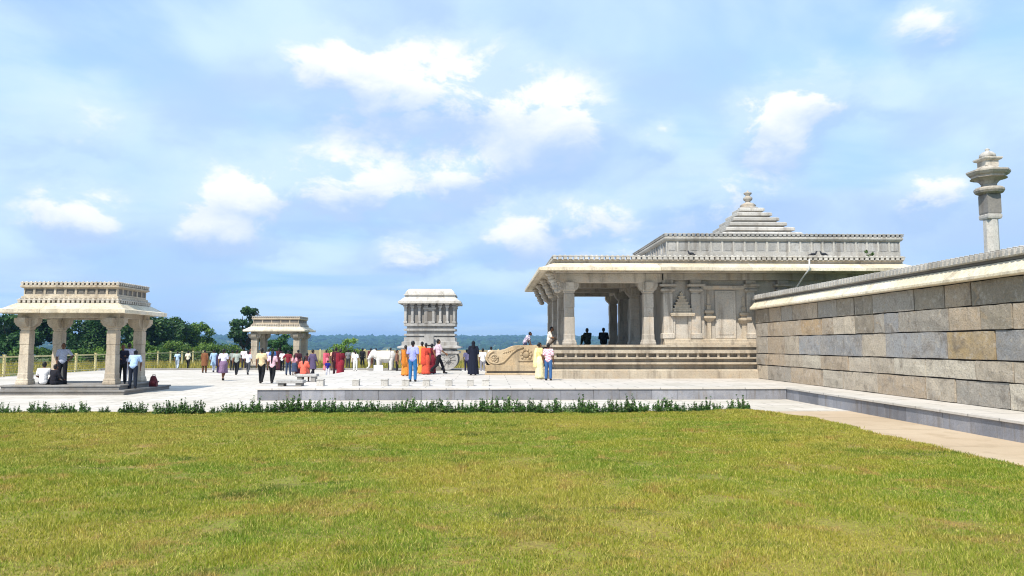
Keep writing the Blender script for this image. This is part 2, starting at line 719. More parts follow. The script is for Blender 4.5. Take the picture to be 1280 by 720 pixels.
def build_terrain():
    rad = [0, 40, 80, 117, 130, 150, 180, 215, 260, 320, 380, 460, 560, 680, 800, 900, 1050, 1200, 1350, 1500, 1650, 1800, 1950, 2100, 2250, 2400, 2550, 2700, 2850, 2950, 3100, 3300]
    ns = 300
    mb = MB()
    vs = [(0, 40, -0.06)]
    for r in rad[1:]:
        for i in range(ns):
            a = 2 * math.pi * i / ns
            x, y = r * math.sin(a), 40 + r * math.cos(a)
            vs.append((x, y, terrain_h(x, y)))
    fs = [(0, 1 + (i + 1) % ns, 1 + i) for i in range(ns)]
    for k in range(len(rad) - 2):
        for i in range(ns):
            j = (i + 1) % ns
            a, b = 1 + k * ns, 1 + (k + 1) * ns
            fs.append((a + i, a + j, b + j, b + i))
    mb.add(vs, fs)
    struct(mb, 'terrain', 'terrain')
    # far woods: thousands of crowns that read as one mass
    ico = bmesh.new()
    bmesh.ops.create_icosphere(ico, subdivisions=1, radius=1)
    iv = np.array([v.co[:] for v in ico.verts])
    ifc = np.array([[v.index for v in f.verts] for f in ico.faces])
    ico.free()
    V, Fc = [], []
    n = 0
    for k in range(9000):
        a = nrg.uniform(-0.95, 0.95)
        r = 500 + 2450 * math.sqrt(nrg.uniform(0.02, 1))
        x, y = r * math.sin(a), 40 + r * math.cos(a)
        s = nrg.uniform(5, 12) if r > 1400 else nrg.uniform(3, 6)
        h = terrain_h(x, y)
        jit = 1 + 0.25 * nrg.standard_normal((len(iv), 1))
        V.append(iv * jit * np.array([s, s, s * nrg.uniform(0.5, 0.8)]) + np.array([x, y, h + s * 0.25]))
        Fc.append(ifc + n)
        n += len(iv)
    V = np.concatenate(V)
    Fc = np.concatenate(Fc)
    me = bpy.data.meshes.new('far_woodland')
    me.from_pydata(V.tolist(), [], Fc.tolist())
    me.materials.append(M['wood'])
    o = link(bpy.data.objects.new('far_woodland', me))
    tag(o, 'blue green woods on the far low hills along the skyline', 'woodland', kind='stuff')


build_terrain()

# plaza, path, lawn bed
struct(MB().box(-29.5, 10.52, 21.4, 57.0, -0.5, 0.0), 'plaza_pavement', 'pave')
struct(MB().box(8.1, 10.52, 1.0, 21.392, -0.5, -0.006), 'garden_path', 'path')


def lawn_edge(y):
    return 8.45 + 0.12 * math.sin(y * 0.35) - (0.9 * max(0, (y - 19.2)) ** 1.6 if y > 19.2 else 0) + 0.05 * math.sin(y * 2.3)


def lawn_z(x, y):
    z = 0.02 + 0.03 * mnoise.noise(Vector((x * 0.3, y * 0.3, 0))) + 0.015 * mnoise.noise(Vector((x * 1.1, y * 1.1, 4)))
    z += 0.13 * math.exp(-((x - 7.2) ** 2) / 0.9 - ((y - 20.5) ** 2) / 0.5)
    e = lawn_edge(y) - x
    return z * min(1, max(0, e * 4)) + 0.012


def build_lawn():
    nx, ny = 120, 70
    vs, fs = [], []
    y0, y1 = 1.0, 21.38
    for j in range(ny + 1):
        y = y0 + (y1 - y0) * j / ny
        xr = lawn_edge(y)
        for i in range(nx + 1):
            x = -27 + (xr + 27) * (i / nx)
            vs.append((x, y, lawn_z(x, y)))
    w = nx + 1
    for j in range(ny):
        for i in range(nx):
            fs.append((j * w + i, j * w + i + 1, (j + 1) * w + i + 1, (j + 1) * w + i))
    me = bpy.data.meshes.new('lawn')
    me.from_pydata(vs, [], fs)
    for p in me.polygons:
        p.use_smooth = True
    me.materials.append(M['lawn'])
    o = link(bpy.data.objects.new('lawn', me))
    o['kind'] = 'structure'


build_lawn()


def build_blades():
    tot = 900000
    # sample depth with density falling with distance
    y = 3.2 + (21.15 - 3.2) * nrg.random(tot * 2) ** 1.12
    half_l = 0.78 * y + 2.5
    keep_w = nrg.random(tot * 2)
    x = -half_l + keep_w * (half_l + 9.0)
    edge = 8.45 + 0.12 * np.sin(y * 0.35) + 0.05 * np.sin(y * 2.3) - np.where(y > 19.2, 0.9 * np.maximum(0, y - 19.2) ** 1.6, 0)
    edge = edge + nrg.normal(0, 0.05, len(y))
    ok = (x < edge)
    x, y = x[ok][:tot], y[ok][:tot]
    n = len(x)
    # patchy height: clumps and thin spots
    zx = np.array([lawn_z(a, b) for a, b in zip(x[::1], y[::1])]) if n < 1000 else None
    gx = np.linspace(-20, 9, 146)
    gy = np.linspace(3, 21.5, 93)
    G = np.array([[lawn_z(a, b) for b in gy] for a in gx])
    H = np.array([[mnoise.noise(Vector((a * 1.5, b * 1.5, 9))) + 0.6 * mnoise.noise(Vector((a * 4, b * 4, 2))) for b in gy] for a in gx])

    def samp(A):
        fx = np.clip((x + 20) / 29 * 145, 0, 144.99)
        fy = np.clip((y - 3) / 18.5 * 92, 0, 91.99)
        i, j = fx.astype(int), fy.astype(int)
        a, b = fx - i, fy - j
        return A[i, j] * (1 - a) * (1 - b) + A[i + 1, j] * a * (1 - b) + A[i, j + 1] * (1 - a) * b + A[i + 1, j + 1] * a * b
    z = samp(G)
    hv = samp(H)
    B = np.array([[mnoise.noise(Vector((a * 0.9, b * 0.9, 31))) + 0.7 * mnoise.noise(Vector((a * 2.7, b * 2.7, 17))) for b in gy] for a in gx])
    keep = (samp(B) > -0.42) | (nrg.random(n) < 0.22)
    x, y, z, hv = x[keep], y[keep], z[keep], hv[keep]
    n = len(x)
    hgt = (0.018 + 0.020 * nrg.random(n)) * (1 + 1.0 * hv) * (1 + 0.02 * y)
    hgt = np.clip(hgt, 0.008, 0.1)
    wid = (0.0018 + 0.00050 * y) * (0.7 + 0.6 * nrg.random(n))
    a = nrg.random(n) * 2 * math.pi
    lean = np.abs(nrg.normal(0, 0.75, n)) * hgt
    b = nrg.random(n) * 2 * math.pi
    V = np.empty((n, 3, 3), dtype=np.float32)
    V[:, 0, 0] = x - np.cos(a) * wid
    V[:, 0, 1] = y - np.sin(a) * wid
    V[:, 0, 2] = z - 0.004
    V[:, 1, 0] = x + np.cos(a) * wid
    V[:, 1, 1] = y + np.sin(a) * wid
    V[:, 1, 2] = z - 0.004
    V[:, 2, 0] = x + np.cos(b) * lean
    V[:, 2, 1] = y + np.sin(b) * lean
    V[:, 2, 2] = z + hgt
    me = bpy.data.meshes.new('lawn_grass')
    me.vertices.add(n * 3)
    me.vertices.foreach_set('co', V.ravel())
    me.loops.add(n * 3)
    me.loops.foreach_set('vertex_index', np.arange(n * 3, dtype=np.int32))
    me.polygons.add(n)
    me.polygons.foreach_set('loop_start', np.arange(0, n * 3, 3, dtype=np.int32))
    me.update(calc_edges=True)
    at = me.attributes.new('tint', 'FLOAT', 'FACE')
    at.data.foreach_set('value', nrg.random(n).astype(np.float32))
    me.materials.append(M['blade'])
    o = link(bpy.data.objects.new('lawn_grass', me))
    tag(o, 'short yellow green lawn grass with dry straw patches', 'grass', kind='stuff')


build_blades()


# ------------------------------------------------------------------ stone platform with facing slabs
def slab_box(x0, x1, y0, y1, z0, z1):
    return MB().box(x0, x1, y0, y1, z0, z1)


PZ = 0.42
platform = struct(MB().box(-7.97, 10.5, 26.06, 43.0, -0.4, 0.36).box(10.56, 12.9, 3.0, 43.0, -0.4, 0.36), 'stone_platform', 'granite_grey')
part(MB().box(-8.06, 10.498, 25.96, 43.06, 0.362, PZ).box(10.502, 12.9, 3.0, 43.06, 0.362, PZ).box(10.44, 10.498, 3.0, 25.96, 0.362, PZ), 'paving_top', 'pave2', platform, 0.004)
x = -8.0
k = 0
while x < 10.44:
    w = min(rng.choice([0.9, 1.15, 1.3, 1.5]), 10.485 - x)
    if 10.485 - x - w < 0.4:
        w = 10.485 - x
    j = rng.uniform(-0.006, 0.006)
    part(MB().box(x + 0.004, x + w - 0.004, 26.0 + j, 26.058, 0.0, 0.3615), 'facing_slab', 'slate', platform, 0.004)
    x += w
y = 26.0
while y > 3.1:
    w = min(rng.choice([1.0, 1.25, 1.5, 1.7]), y - 3.0)
    j = rng.uniform(-0.006, 0.006)
    part(MB().box(10.49 + j, 10.558, y - w + 0.004, y - 0.004, -0.01, 0.3615), 'facing_slab', 'slate', platform, 0.004)
    y -= w
y = 26.06
while y < 42.5:
    w = min(1.4, 43.0 - y)
    part(MB().box(-8.03, -7.972, y + 0.004, y + w - 0.004, 0.0, 0.3615), 'facing_slab', 'slate', platform, 0.004)
    y += w


# ------------------------------------------------------------------ compound wall of big stone blocks
def build_wall():
    X = 12.0
    w = thing('compound_wall', (X, 20, PZ), 'tall wall of mottled grey and tan stone blocks with pale sloping coping', 'wall')
    part(MB().box(X + 0.055, X + 0.8, 3.0, 33.0, PZ, 3.5), 'wall_core', 'mortar', w)
    zs = [PZ, 1.04, 1.54, 2.27, 2.88, 3.49]
    tan, grey, blue, beige, ochre, dk, orange, lt = ('c0aa8e', 'a8a39a', '9aa0a8', 'd0c2ac', 'be9f66', '928876', 'cba878', 'dcd2be')
    rows = [
        ([33.0, 31.74, 29.23, 26.39, 24.86, 22.62, 20.08, 18.82, 16.83], [beige, grey, tan, lt, beige, tan, beige, grey]),
        ([33.0, 31.94, 29.9, 28.11, 26.52, 24.46, 23.07, 21.7, 20.08, 17.96, 16.66], [grey, tan, beige, lt, tan, beige, beige, lt, lt, beige]),
        ([33.0, 31.62, 29.73, 28.42, 26.52, 23.54, 22.08, 19.08, 17.23, 15.6], [grey, tan, beige, blue, blue, beige, blue, ochre, blue]),
        ([33.0, 31.55, 30.08, 28.17, 26.39, 25.47, 23.93, 22.76, 22.14, 21.34, 18.96, 17.71, 16.61], [grey, tan, tan, orange, tan, beige, dk, grey, blue, grey, tan, dk]),
        ([33.0, 31.36, 30.08, 28.97, 27.66, 26.66, 25.17, 23.93, 22.76, 20.49, 19.11, 18.03, 16.19], [dk, tan, grey, tan, tan, grey, dk, dk, grey, dk, tan, dk]),
    ]
    rest = [[beige, lt, tan, grey], [beige, lt, tan], [blue, grey, ochre, blue], [tan, grey, dk, ochre], [dk, grey, tan]]
    for r, (ys, cols) in enumerate(rows):
        ys = list(ys)
        cols = list(cols)
        while ys[-1] > 3.3:
            ys.append(max(ys[-1] - rng.uniform(0.8, 1.9), 3.0))
            cols.append(rng.choice(rest[r]))
        for k in range(len(ys) - 1):
            y1, y0 = ys[k] - 0.019, ys[k + 1] + 0.019
            z0, z1 = zs[r] + 0.018, zs[r + 1] - 0.018
            if y1 - y0 < 0.05:
                continue
            # face with a slightly uneven dressed surface
            px = rng.uniform(0.0, 0.035)
            ny, nz = 4, 2
            vs, fs = [], []
            for a in range(nz + 1):
                for b in range(ny + 1):
                    inner = 0 < a < nz and 0 < b < ny
                    vs.append((X - px - (rng.uniform(0.004, 0.03) if inner else 0) + rng.uniform(-0.003, 0.003),
                               y0 + (y1 - y0) * b / ny + (rng.uniform(-0.012, 0.012)),
                               z0 + (z1 - z0) * a / nz + rng.uniform(-0.010, 0.010)))
            wv = ny + 1
            for a in range(nz):
                for b in range(ny):
                    fs.append((a * wv + b, a * wv + b + 1, (a + 1) * wv + b + 1, (a + 1) * wv + b))
            loop = [b for b in range(wv)] + [a * wv + ny for a in range(1, nz + 1)] + [nz * wv + b for b in range(ny - 1, -1, -1)] + [a * wv for a in range(nz - 1, 0, -1)]
            base = len(vs)
            for i in loop:
                vs.append((X + 0.06, vs[i][1], vs[i][2]))
            for q in range(len(loop)):
                q2 = (q + 1) % len(loop)
                fs.append((loop[q], loop[q2], base + q2, base + q))
            c = hx(cols[k])
            c = tuple(0.72 * a + 0.28 * b for a, b in zip(c, (0.47, 0.41, 0.33, 1)))
            jv = rng.uniform(0.84, 1.10)
            part(MB().add(vs, fs), 'stone_block', 'block', w, 0.0, False, None, None, (c[0] * jv, c[1] * jv, c[2] * jv, 1))
    # sloping coping and parapet
    prof = [(X + 0.9, 3.5), (X - 0.24, 3.5), (X - 0.27, 3.52), (X - 0.27, 3.58), (X - 0.20, 3.66), (X - 0.10, 3.80), (X - 0.04, 3.85), (X + 0.9, 3.85)]
    mb = MB().loft([[(a, 3.0, b) for a, b in prof], [(a, 33.0, b) for a, b in prof]])
    part(mb, 'coping', 'chajja', w)
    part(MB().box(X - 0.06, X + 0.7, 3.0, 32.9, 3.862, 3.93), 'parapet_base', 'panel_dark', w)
    pr = [(X - 0.13, 3.93), (X - 0.15, 3.96), (X - 0.15, 4.02), (X - 0.10, 4.05), (X + 0.5, 4.05), (X + 0.5, 3.93)]
    part(MB().loft([[(a, 3.0, b) for a, b in pr], [(a, 32.9, b) for a, b in pr]]), 'parapet', 'granite_white', w)
    mm = MB()
    y = 3.1
    while y < 32.85:
        mm.box(X - 0.18, X + 0.02, y, y + 0.11, 3.945, 4.10)
        mm.box(X - 0.165, X + 0.01, y + 0.025, y + 0.085, 4.10, 4.135)
        y += 0.19
    part(mm, 'merlon_row', 'granite_white', w, 0.012, kind='stuff')
    return w


build_wall()


# ------------------------------------------------------------------ temple stone work shared by the buildings
def column(root, x, y, z0, z1, w, mat='granite', brk=0.5, beam=0.0):
    """square shaft on a moulded foot, with a cross-shaped bracket capital"""
    h = z1 - z0
    a = w / 2
    mb = MB()
    mb.rect(x, x, y, y, [(a * 1.32, z0), (a * 1.32, z0 + 0.10), (a * 1.22, z0 + 0.13), (a * 1.22, z0 + 0.20), (a * 1.06, z0 + 0.23), (a * 1.06, z0 + h * 0.16),
                         (a * 1.0, z0 + h * 0.175), (a * 1.0, z0 + h * 0.45)])
    # eight sided middle band, square upper block
    c = a * 0.98
    mb.rect(x, x, y, y, [(a * 0.93, z0 + h * 0.45), (a * 0.93, z0 + h * 0.60)])
    mb.rect(x, x, y, y, [(c, z0 + h * 0.60), (c, z1 - 0.52), (a * 0.86, z1 - 0.50), (a * 0.86, z1 - 0.46), (a * 1.08, z1 - 0.44), (a * 1.08, z1 - 0.40)])
    col = part(mb, 'column', mat, root, 0.012)
    cb = MB()
    cb.rect(x, x, y, y, [(a * 1.0, z1 - 0.40), (a * 1.18, z1 - 0.34), (a * 1.18, z1 - 0.001)])
    for sx, sy in ((1, 0), (-1, 0), (0, 1), (0, -1)):
        # corbel arm with a rounded, stepped underside
        n = 5
        for k in range(n):
            t0, t1 = k / n, (k + 1) / n
            l0, l1 = a * 1.18 + (brk - a * 1.18) * t0, a * 1.18 + (brk - a * 1.18) * t1
            zb = z1 - 0.36 + (0.0, 0.02, 0.05, 0.10, 0.17)[k]
            b = a * 0.8
            if sx:
                xs = sorted((x + sx * l0, x + sx * l1))
                cb.box(xs[0], xs[1], y - b, y + b, zb, z1 - 0.002)
            else:
                ys = sorted((y + sy * l0, y + sy * l1))
                cb.box(x - b, x + b, ys[0], ys[1], zb, z1 - 0.002)
    part(cb, 'capital', mat, col)
    return col


def eave(root, x0, x1, y0, y1, over, z_lip, z_top, mat='chajja', name='eave', slab=1.3):
    """double-curved stone eave (chajja) all round a rectangle"""
    h = z_top - z_lip
    out = [(0.0, z_top), (over * 0.18, z_top - h * 0.05), (over * 0.42, z_top - h * 0.26), (over * 0.68, z_top - h * 0.52), (over * 0.90, z_top - h * 0.66), (over, z_top - h * 0.68),
           (over, z_lip), (over * 0.95, z_lip - 0.02), (over * 0.86, z_lip + 0.03), (over * 0.6, z_lip + h * 0.10), (over * 0.3, z_lip + h * 0.34), (0.0, z_lip + h * 0.42)]
    root_e = part(MB().rect(x0 + 0.03, x1 - 0.03, y0 + 0.03, y1 - 0.03, [(0.0, z_lip + h * 0.45), (0.0, z_top - 0.01)]), name, mat, root)

    def run(a0, a1, fn):
        n = max(1, round((a1 - a0) / slab))
        cuts = [a0 + (a1 - a0) * (k + (rng.uniform(-0.15, 0.15) if 0 < k < n else 0)) / n for k in range(n + 1)]
        for k in range(n):
            dz = rng.uniform(-0.006, 0.006)
            rings = []
            for end, c in ((0, cuts[k]), (1, cuts[k + 1])):
                first, last = (k == 0 and end == 0), (k == n - 1 and end == 1)
                g = 0.005 if end == 0 else -0.005
                rings.append([fn((c - o if first else c + o if last else c + g), o, z + dz) for o, z in out])
            part(MB().loft(rings), 'eave_slab', mat, root_e)
    run(x0, x1, lambda c, o, z: (c, y0 - o, z))
    run(x0, x1, lambda c, o, z: (c, y1 + o, z))
    run(y0, y1, lambda c, o, z: (x0 - o, c, z))
    run(y0, y1, lambda c, o, z: (x1 + o, c, z))
    return root_e


def merlons(root, x0, x1, y0, y1, z, pitch, w, d, h, sides='fblr', mat='granite'):
    """row of small rounded merlons on a rectangle's rim, centred on its edge"""
    mb = MB()

    def one(x, y, along_x):
        a, b = (w / 2, d / 2) if along_x else (d / 2, w / 2)
        mb.loft([[(x - a, y - b, z), (x + a, y - b, z), (x + a, y + b, z), (x - a, y + b, z)],
                 [(x - a, y - b, z + h * 0.6), (x + a, y - b, z + h * 0.6), (x + a, y + b, z + h * 0.6), (x - a, y + b, z + h * 0.6)],
                 [(x - a * 0.45, y - b * 0.5, z + h), (x + a * 0.45, y - b * 0.5, z + h), (x + a * 0.45, y + b * 0.5, z + h), (x - a * 0.45, y + b * 0.5, z + h)]])
    nx = max(2, round((x1 - x0) / pitch))
    ny = max(2, round((y1 - y0) / pitch))
    for i in range(nx + 1):
        x = x0 + (x1 - x0) * i / nx
        if 'f' in sides:
            one(x, y0, True)
        if 'b' in sides:
            one(x, y1, True)
    for j in range(1, ny):
        y = y0 + (y1 - y0) * j / ny
        if 'l' in sides:
            one(x0, y, False)
        if 'r' in sides:
            one(x1, y, False)
    zc, zd = z + h * 0.58, z + h * 0.80
    e = d * 0.55
    if 'f' in sides:
        mb.box(x0 - e, x1 + e, y0 - e, y0 + e, zc, zd)
    if 'b' in sides:
        mb.box(x0 - e, x1 + e, y1 - e, y1 + e, zc, zd)
    if 'l' in sides:
        mb.box(x0 - e, x0 + e, y0 + e, y1 - e, zc, zd)
    if 'r' in sides:
        mb.box(x1 - e, x1 + e, y0 + e, y1 - e, zc, zd)
    return part(mb, 'merlon_row', mat, root, kind='stuff')


def clerestory(root, x0, x1, y0, y1, z0, zp0, zp1, z1, pw, mat='granite', dark='panel_dark', sides='flr'):
    """low storey: plain base band, framed panels, moulded cap; each panel is a piece"""
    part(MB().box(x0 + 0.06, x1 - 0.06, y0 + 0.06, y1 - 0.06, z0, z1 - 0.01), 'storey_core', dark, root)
    part(MB().rect(x0, x1, y0, y1, [(0.06, z0), (0.06, z0 + (zp0 - z0) * 0.5), (0.0, z0 + (zp0 - z0) * 0.6), (0.0, zp0)]), 'storey_base', mat, root)
    part(MB().rect(x0, x1, y0, y1, [(-0.02, zp1), (0.05, zp1 + 0.03), (0.10, zp1 + (z1 - zp1) * 0.45), (0.10, zp1 + (z1 - zp1) * 0.8), (0.04, z1)]), 'storey_cornice', mat, root)
    me_p = None

    def run(a0, a1, fx):
        n = max(2, round((a1 - a0) / pw))
        w = (a1 - a0) / n
        for i in range(n):
            c0, c1 = a0 + i * w + 0.045, a0 + (i + 1) * w - 0.045
            fx('panel', c0, c1)
        for i in range(n + 1):
            c = a0 + i * w
            fx('mullion', max(c - 0.042, a0), min(c + 0.042, a1))

    def front(kind, c0, c1, y=y0, s=1):
        if kind == 'panel':
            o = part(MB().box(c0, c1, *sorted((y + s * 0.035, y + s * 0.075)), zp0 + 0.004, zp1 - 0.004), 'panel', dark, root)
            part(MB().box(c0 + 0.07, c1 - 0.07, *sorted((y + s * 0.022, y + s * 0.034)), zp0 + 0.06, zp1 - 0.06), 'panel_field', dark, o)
        else:
            part(MB().box(c0, c1, *sorted((y + s * 0.0, y + s * 0.07)), zp0 + 0.002, zp1 + 0.01), 'mullion', mat, root)

    def side(kind, c0, c1, x=x0, s=1):
        if kind == 'panel':
            part(MB().box(*sorted((x + s * 0.035, x + s * 0.075)), c0, c1, zp0 + 0.004, zp1 - 0.004), 'panel', dark, root)
        else:
            part(MB().box(*sorted((x + s * 0.002, x + s * 0.07)), c0, c1, zp0 + 0.002, zp1 + 0.01), 'mullion', mat, root)
    if 'f' in sides:
        run(x0, x1, front)
    if 'l' in sides:
        run(y0 + 0.08, y1, side)
    if 'r' in sides:
        run(y0 + 0.08, y1, lambda k, a, b: side(k, a, b, x1, -1))


def pavilion(loc, hx_, hy_, label, zf, z_lip, z_cap, top, name='mandapa_pavilion', steps=2, over=0.8, cw=0.44, brk=0.46, dark=True):
    cx, cy, _ = loc
    t = thing(name, loc, label, 'pavilion')
    x0, x1, y0, y1 = cx - hx_, cx + hx_, cy - hy_, cy + hy_
    # stepped plinth
    for k in range(steps):
        o = 0.98 - 0.36 * k
        za, zb = zf * k / steps, zf * (k + 1) / steps
        part(MB().rect(x0, x1, y0, y1, [(o - 0.05, za), (o - 0.05, zb - 0.07), (o, zb - 0.06), (o, zb)] if zb - za > 0.1 else [(o, za), (o, zb)]), 'plinth_step', 'granite_grey', t, 0.008)
    for sx in (x0, x1):
        for sy in (y0, y1):
            column(t, sx, sy, zf, z_cap, cw, 'granite_warm', brk)
    # beams on the capitals and ceiling
    bz = z_cap + 0.001
    bt = z_lip + 0.14
    for (a, b, c, d) in ((x0 - 0.3, x1 + 0.3, y0 - 0.2, y0 + 0.2), (x0 - 0.3, x1 + 0.3, y1 - 0.2, y1 + 0.2), (x0 - 0.2, x0 + 0.2, y0 + 0.202, y1 - 0.202), (x1 - 0.2, x1 + 0.2, y0 + 0.202, y1 - 0.202)):
        part(MB().box(a, b, c, d, bz, bt), 'beam', 'granite_warm', t, 0.01)
    zt, zm1, zp0, zp1, zq, zend = top
    part(MB().box(x0 - 0.18, x1 + 0.18, y0 - 0.18, y1 + 0.18, bt + 0.002, zt), 'ceiling_slab', 'granite_warm', t)
    eave(t, x0 - 0.2, x1 + 0.2, y0 - 0.2, y1 + 0.2, over - 0.2, z_lip, zt)
    merlons(t, x0 - 0.22, x1 + 0.22, y0 - 0.22, y1 + 0.22, zt + 0.002, 0.19, 0.11, 0.14, (zm1 - zt))
    part(MB().box(x0 - 0.16, x1 + 0.16, y0 - 0.16, y1 + 0.16, zt + 0.004, zm1), 'roof_course', 'granite_warm', t)
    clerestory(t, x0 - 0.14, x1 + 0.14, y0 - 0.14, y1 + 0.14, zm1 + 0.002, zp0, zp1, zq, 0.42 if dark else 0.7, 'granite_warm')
    merlons(t, x0 - 0.17, x1 + 0.17, y0 - 0.17, y1 + 0.17, zq + 0.002, 0.17, 0.1, 0.12, zend - zq)
    part(MB().box(x0 - 0.1, x1 + 0.1, y0 - 0.1, y1 + 0.1, zq + 0.004, zend - 0.05), 'roof_slab', 'granite_warm', t)
    return t


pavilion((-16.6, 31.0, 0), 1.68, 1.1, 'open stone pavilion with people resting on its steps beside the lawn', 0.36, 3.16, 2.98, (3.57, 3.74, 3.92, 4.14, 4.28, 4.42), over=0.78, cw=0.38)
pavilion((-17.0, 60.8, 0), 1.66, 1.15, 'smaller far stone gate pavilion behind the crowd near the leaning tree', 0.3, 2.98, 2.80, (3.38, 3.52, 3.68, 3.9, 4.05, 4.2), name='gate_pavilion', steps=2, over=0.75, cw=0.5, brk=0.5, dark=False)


# ------------------------------------------------------------------ temple
def build_temple():
    t = thing('temple', (10.4, 38, PZ), 'long grey stone temple hall with open pillared porch, deep eaves and stepped roof', 'temple')
    X0, X1, Y0, Y1 = 2.9, 18.2, 33.15, 43.6
    F = 1.92
    # moulded base
    prof = [(0.30, PZ), (0.30, 0.70), (0.27, 0.71), (0.27, 0.76), (0.20, 0.80), (0.05, 0.83), (-0.08, 0.84), (-0.08, 1.02), (0.12, 1.03), (0.18, 1.06), (0.18, 1.10), (0.10, 1.13),
            (-0.08, 1.14), (-0.08, 1.27), (0.10, 1.28), (0.15, 1.30), (0.15, 1.36), (-0.16, 1.37), (-0.16, 1.53), (0.08, 1.54), (0.08, 1.69), (-0.08, 1.70), (-0.08, 1.81), (0.10, 1.82), (0.10, F)]
    part(MB().rect(X0, X1, Y0, Y1, prof), 'moulded_base', 'granite_warm', t)
    mb = MB()
    x = X0
    while x < 12.0:
        mb.box(x, x + 0.10, Y0 + 0.0, Y0 + 0.25, 1.375, 1.535)
        x += 0.46
    y = Y0 + 0.3
    while y < Y1:
        mb.box(X0 + 0.0, X0 + 0.25, y, y + 0.10, 1.375, 1.535)
        y += 0.46
    part(mb, 'dentil_row', 'granite_warm', t, kind='stuff')
    # open porch columns
    for cx in (3.62, 7.22):
        for cy in (33.55, 36.75, 39.95, 43.1):
            column(t, cx, cy, F, 4.74, 0.46, 'granite', 0.44)
    # beams
    for cy in (33.55, 36.75, 39.95, 43.1):
        part(MB().box(3.0, 7.85, cy - 0.24, cy + 0.24, 4.741, 5.16), 'beam', 'granite', t, 0.012)
    ys = (33.55, 36.75, 39.95, 43.1)
    for cx in (3.62, 7.22):
        for a, b in zip(ys[:-1], ys[1:]):
            part(MB().box(cx - 0.24, cx + 0.24, a + 0.242, b - 0.242, 4.742, 5.14), 'beam', 'granite', t, 0.012)
    # hanging carved corner brackets under the eave
    for (bx, by) in ((3.1, 33.1), (3.1, 36.75), (3.1, 39.95), (3.1, 43.1)):
        mb = MB()
        for k in range(6):
            s = 0.16 + 0.03 * (k % 2)
            mb.ball((bx - 0.05 - 0.09 * k * 0.8, by, 4.35 + 0.15 * k), (s, s * 0.8, 0.12), 10, 6)
        part(mb, 'hanging_bracket', 'granite', t, 0, True)
    for bx in (4.4, 5.2, 6.0, 6.8):
        pass
    # roof slab and eave
    part(MB().box(2.95, 18.55, 32.75, 44.15, 5.165, 5.55), 'roof_slab', 'granite', t)
    eave(t, 3.0, 18.45, 32.72, 44.2, 0.86, 5.16, 5.56, slab=2.1)
    part(MB().rect(2.92, 18.5, 32.6, 44.2, [(0.02, 5.562), (0.02, 5.64), (0.10, 5.66), (0.10, 5.70)]), 'parapet_base', 'granite', t)
    merlons(t, 2.88, 18.55, 32.55, 44.2, 5.702, 0.235, 0.145, 0.2, 0.2, mat='granite_white')
    # closed hall: walls
    part(MB().box(7.95, 18.0, 33.52, 34.4, F, 5.164), 'hall_wall', 'granite', t)
    part(MB().box(7.95, 8.4, 34.4, 43.2, F, 5.163), 'hall_wall', 'granite', t)
    part(MB().box(17.5, 18.0, 34.4, 43.2, F, 5.163), 'hall_wall', 'granite', t)
    part(MB().box(8.4, 17.5, 42.8, 43.2, F, 5.163), 'hall_wall', 'granite', t)
    YW = 33.52
    part(MB().poly_x([(YW + 0.02, F), (YW - 0.34, F), (YW - 0.34, F + 0.10), (YW - 0.26, F + 0.14), (YW - 0.26, F + 0.22), (YW - 0.16, F + 0.28), (YW + 0.02, F + 0.28)], 7.9, 17.9), 'wall_foot', 'granite_warm', t)
    part(MB().poly_x([(YW + 0.02, 4.42), (YW - 0.12, 4.44), (YW - 0.22, 4.52), (YW - 0.22, 4.60), (YW - 0.10, 4.64), (YW + 0.02, 4.64)], 9.62, 12.2), 'wall_moulding', 'granite', t)
    part(MB().box(7.9, 17.9, YW - 0.30, YW - 0.003, 4.86, 5.162), 'architrave', 'granite', t, 0.01)

    def pil(x, w, name='pilaster', d=0.26):
        p = part(MB().rect(x, x, YW, YW, [(w * 0.62, F + 0.281), (w * 0.62, F + 0.5), (w * 0.5, F + 0.53), (w * 0.5, 4.22), (w * 0.42, 4.24), (w * 0.42, 4.28), (w * 0.55, 4.31)]), name, 'granite', t, 0.008)
        mb = MB()
        mb.rect(x, x, YW, YW, [(w * 0.46, 4.311), (w * 0.70, 4.36), (w * 0.78, 4.42), (w * 0.70, 4.47), (w * 0.46, 4.50), (w * 0.46, 4.54), (w * 0.95, 4.58), (w * 0.95, 4.66), (w * 0.6, 4.69), (w * 0.6, 4.855)])
        part(mb, 'capital', 'granite', p, 0.006)
        return p
    pil(8.10, 0.42)
    pil(9.38, 0.42)
    pil(11.92, 0.38)
    pil(13.4, 0.42)
    # shrine niche with a stepped tower in relief
    nx = 8.74
    nz = MB()
    part(MB().box(nx - 0.44, nx - 0.30, YW - 0.14, YW - 0.002, F + 0.285, 3.22).box(nx + 0.30, nx + 0.44, YW - 0.14, YW - 0.002, F + 0.285, 3.22), 'niche_jamb', 'granite', t, 0.006)
    part(MB().box(nx - 0.298, nx + 0.298, YW - 0.05, YW - 0.001, F + 0.285, 3.22), 'niche_panel', 'granite', t)
    tw = MB()
    z = 3.22
    tiers = [(0.54, 0.05), (0.56, 0.09), (0.46, 0.06), (0.40, 0.10), (0.44, 0.06), (0.34, 0.09), (0.37, 0.05), (0.27, 0.09), (0.30, 0.05), (0.20, 0.08), (0.23, 0.05), (0.13, 0.09), (0.16, 0.06), (0.07, 0.08), (0.09, 0.05), (0.03, 0.07)]
    for k, (hw, h) in enumerate(tiers):
        dp = 0.16 + hw * 0.32
        tw.box(nx - hw, nx + hw, YW - dp, YW - 0.001, z, z + h - 0.001)
        z += h
    part(tw, 'niche_tower', 'granite_warm', t, 0.01)
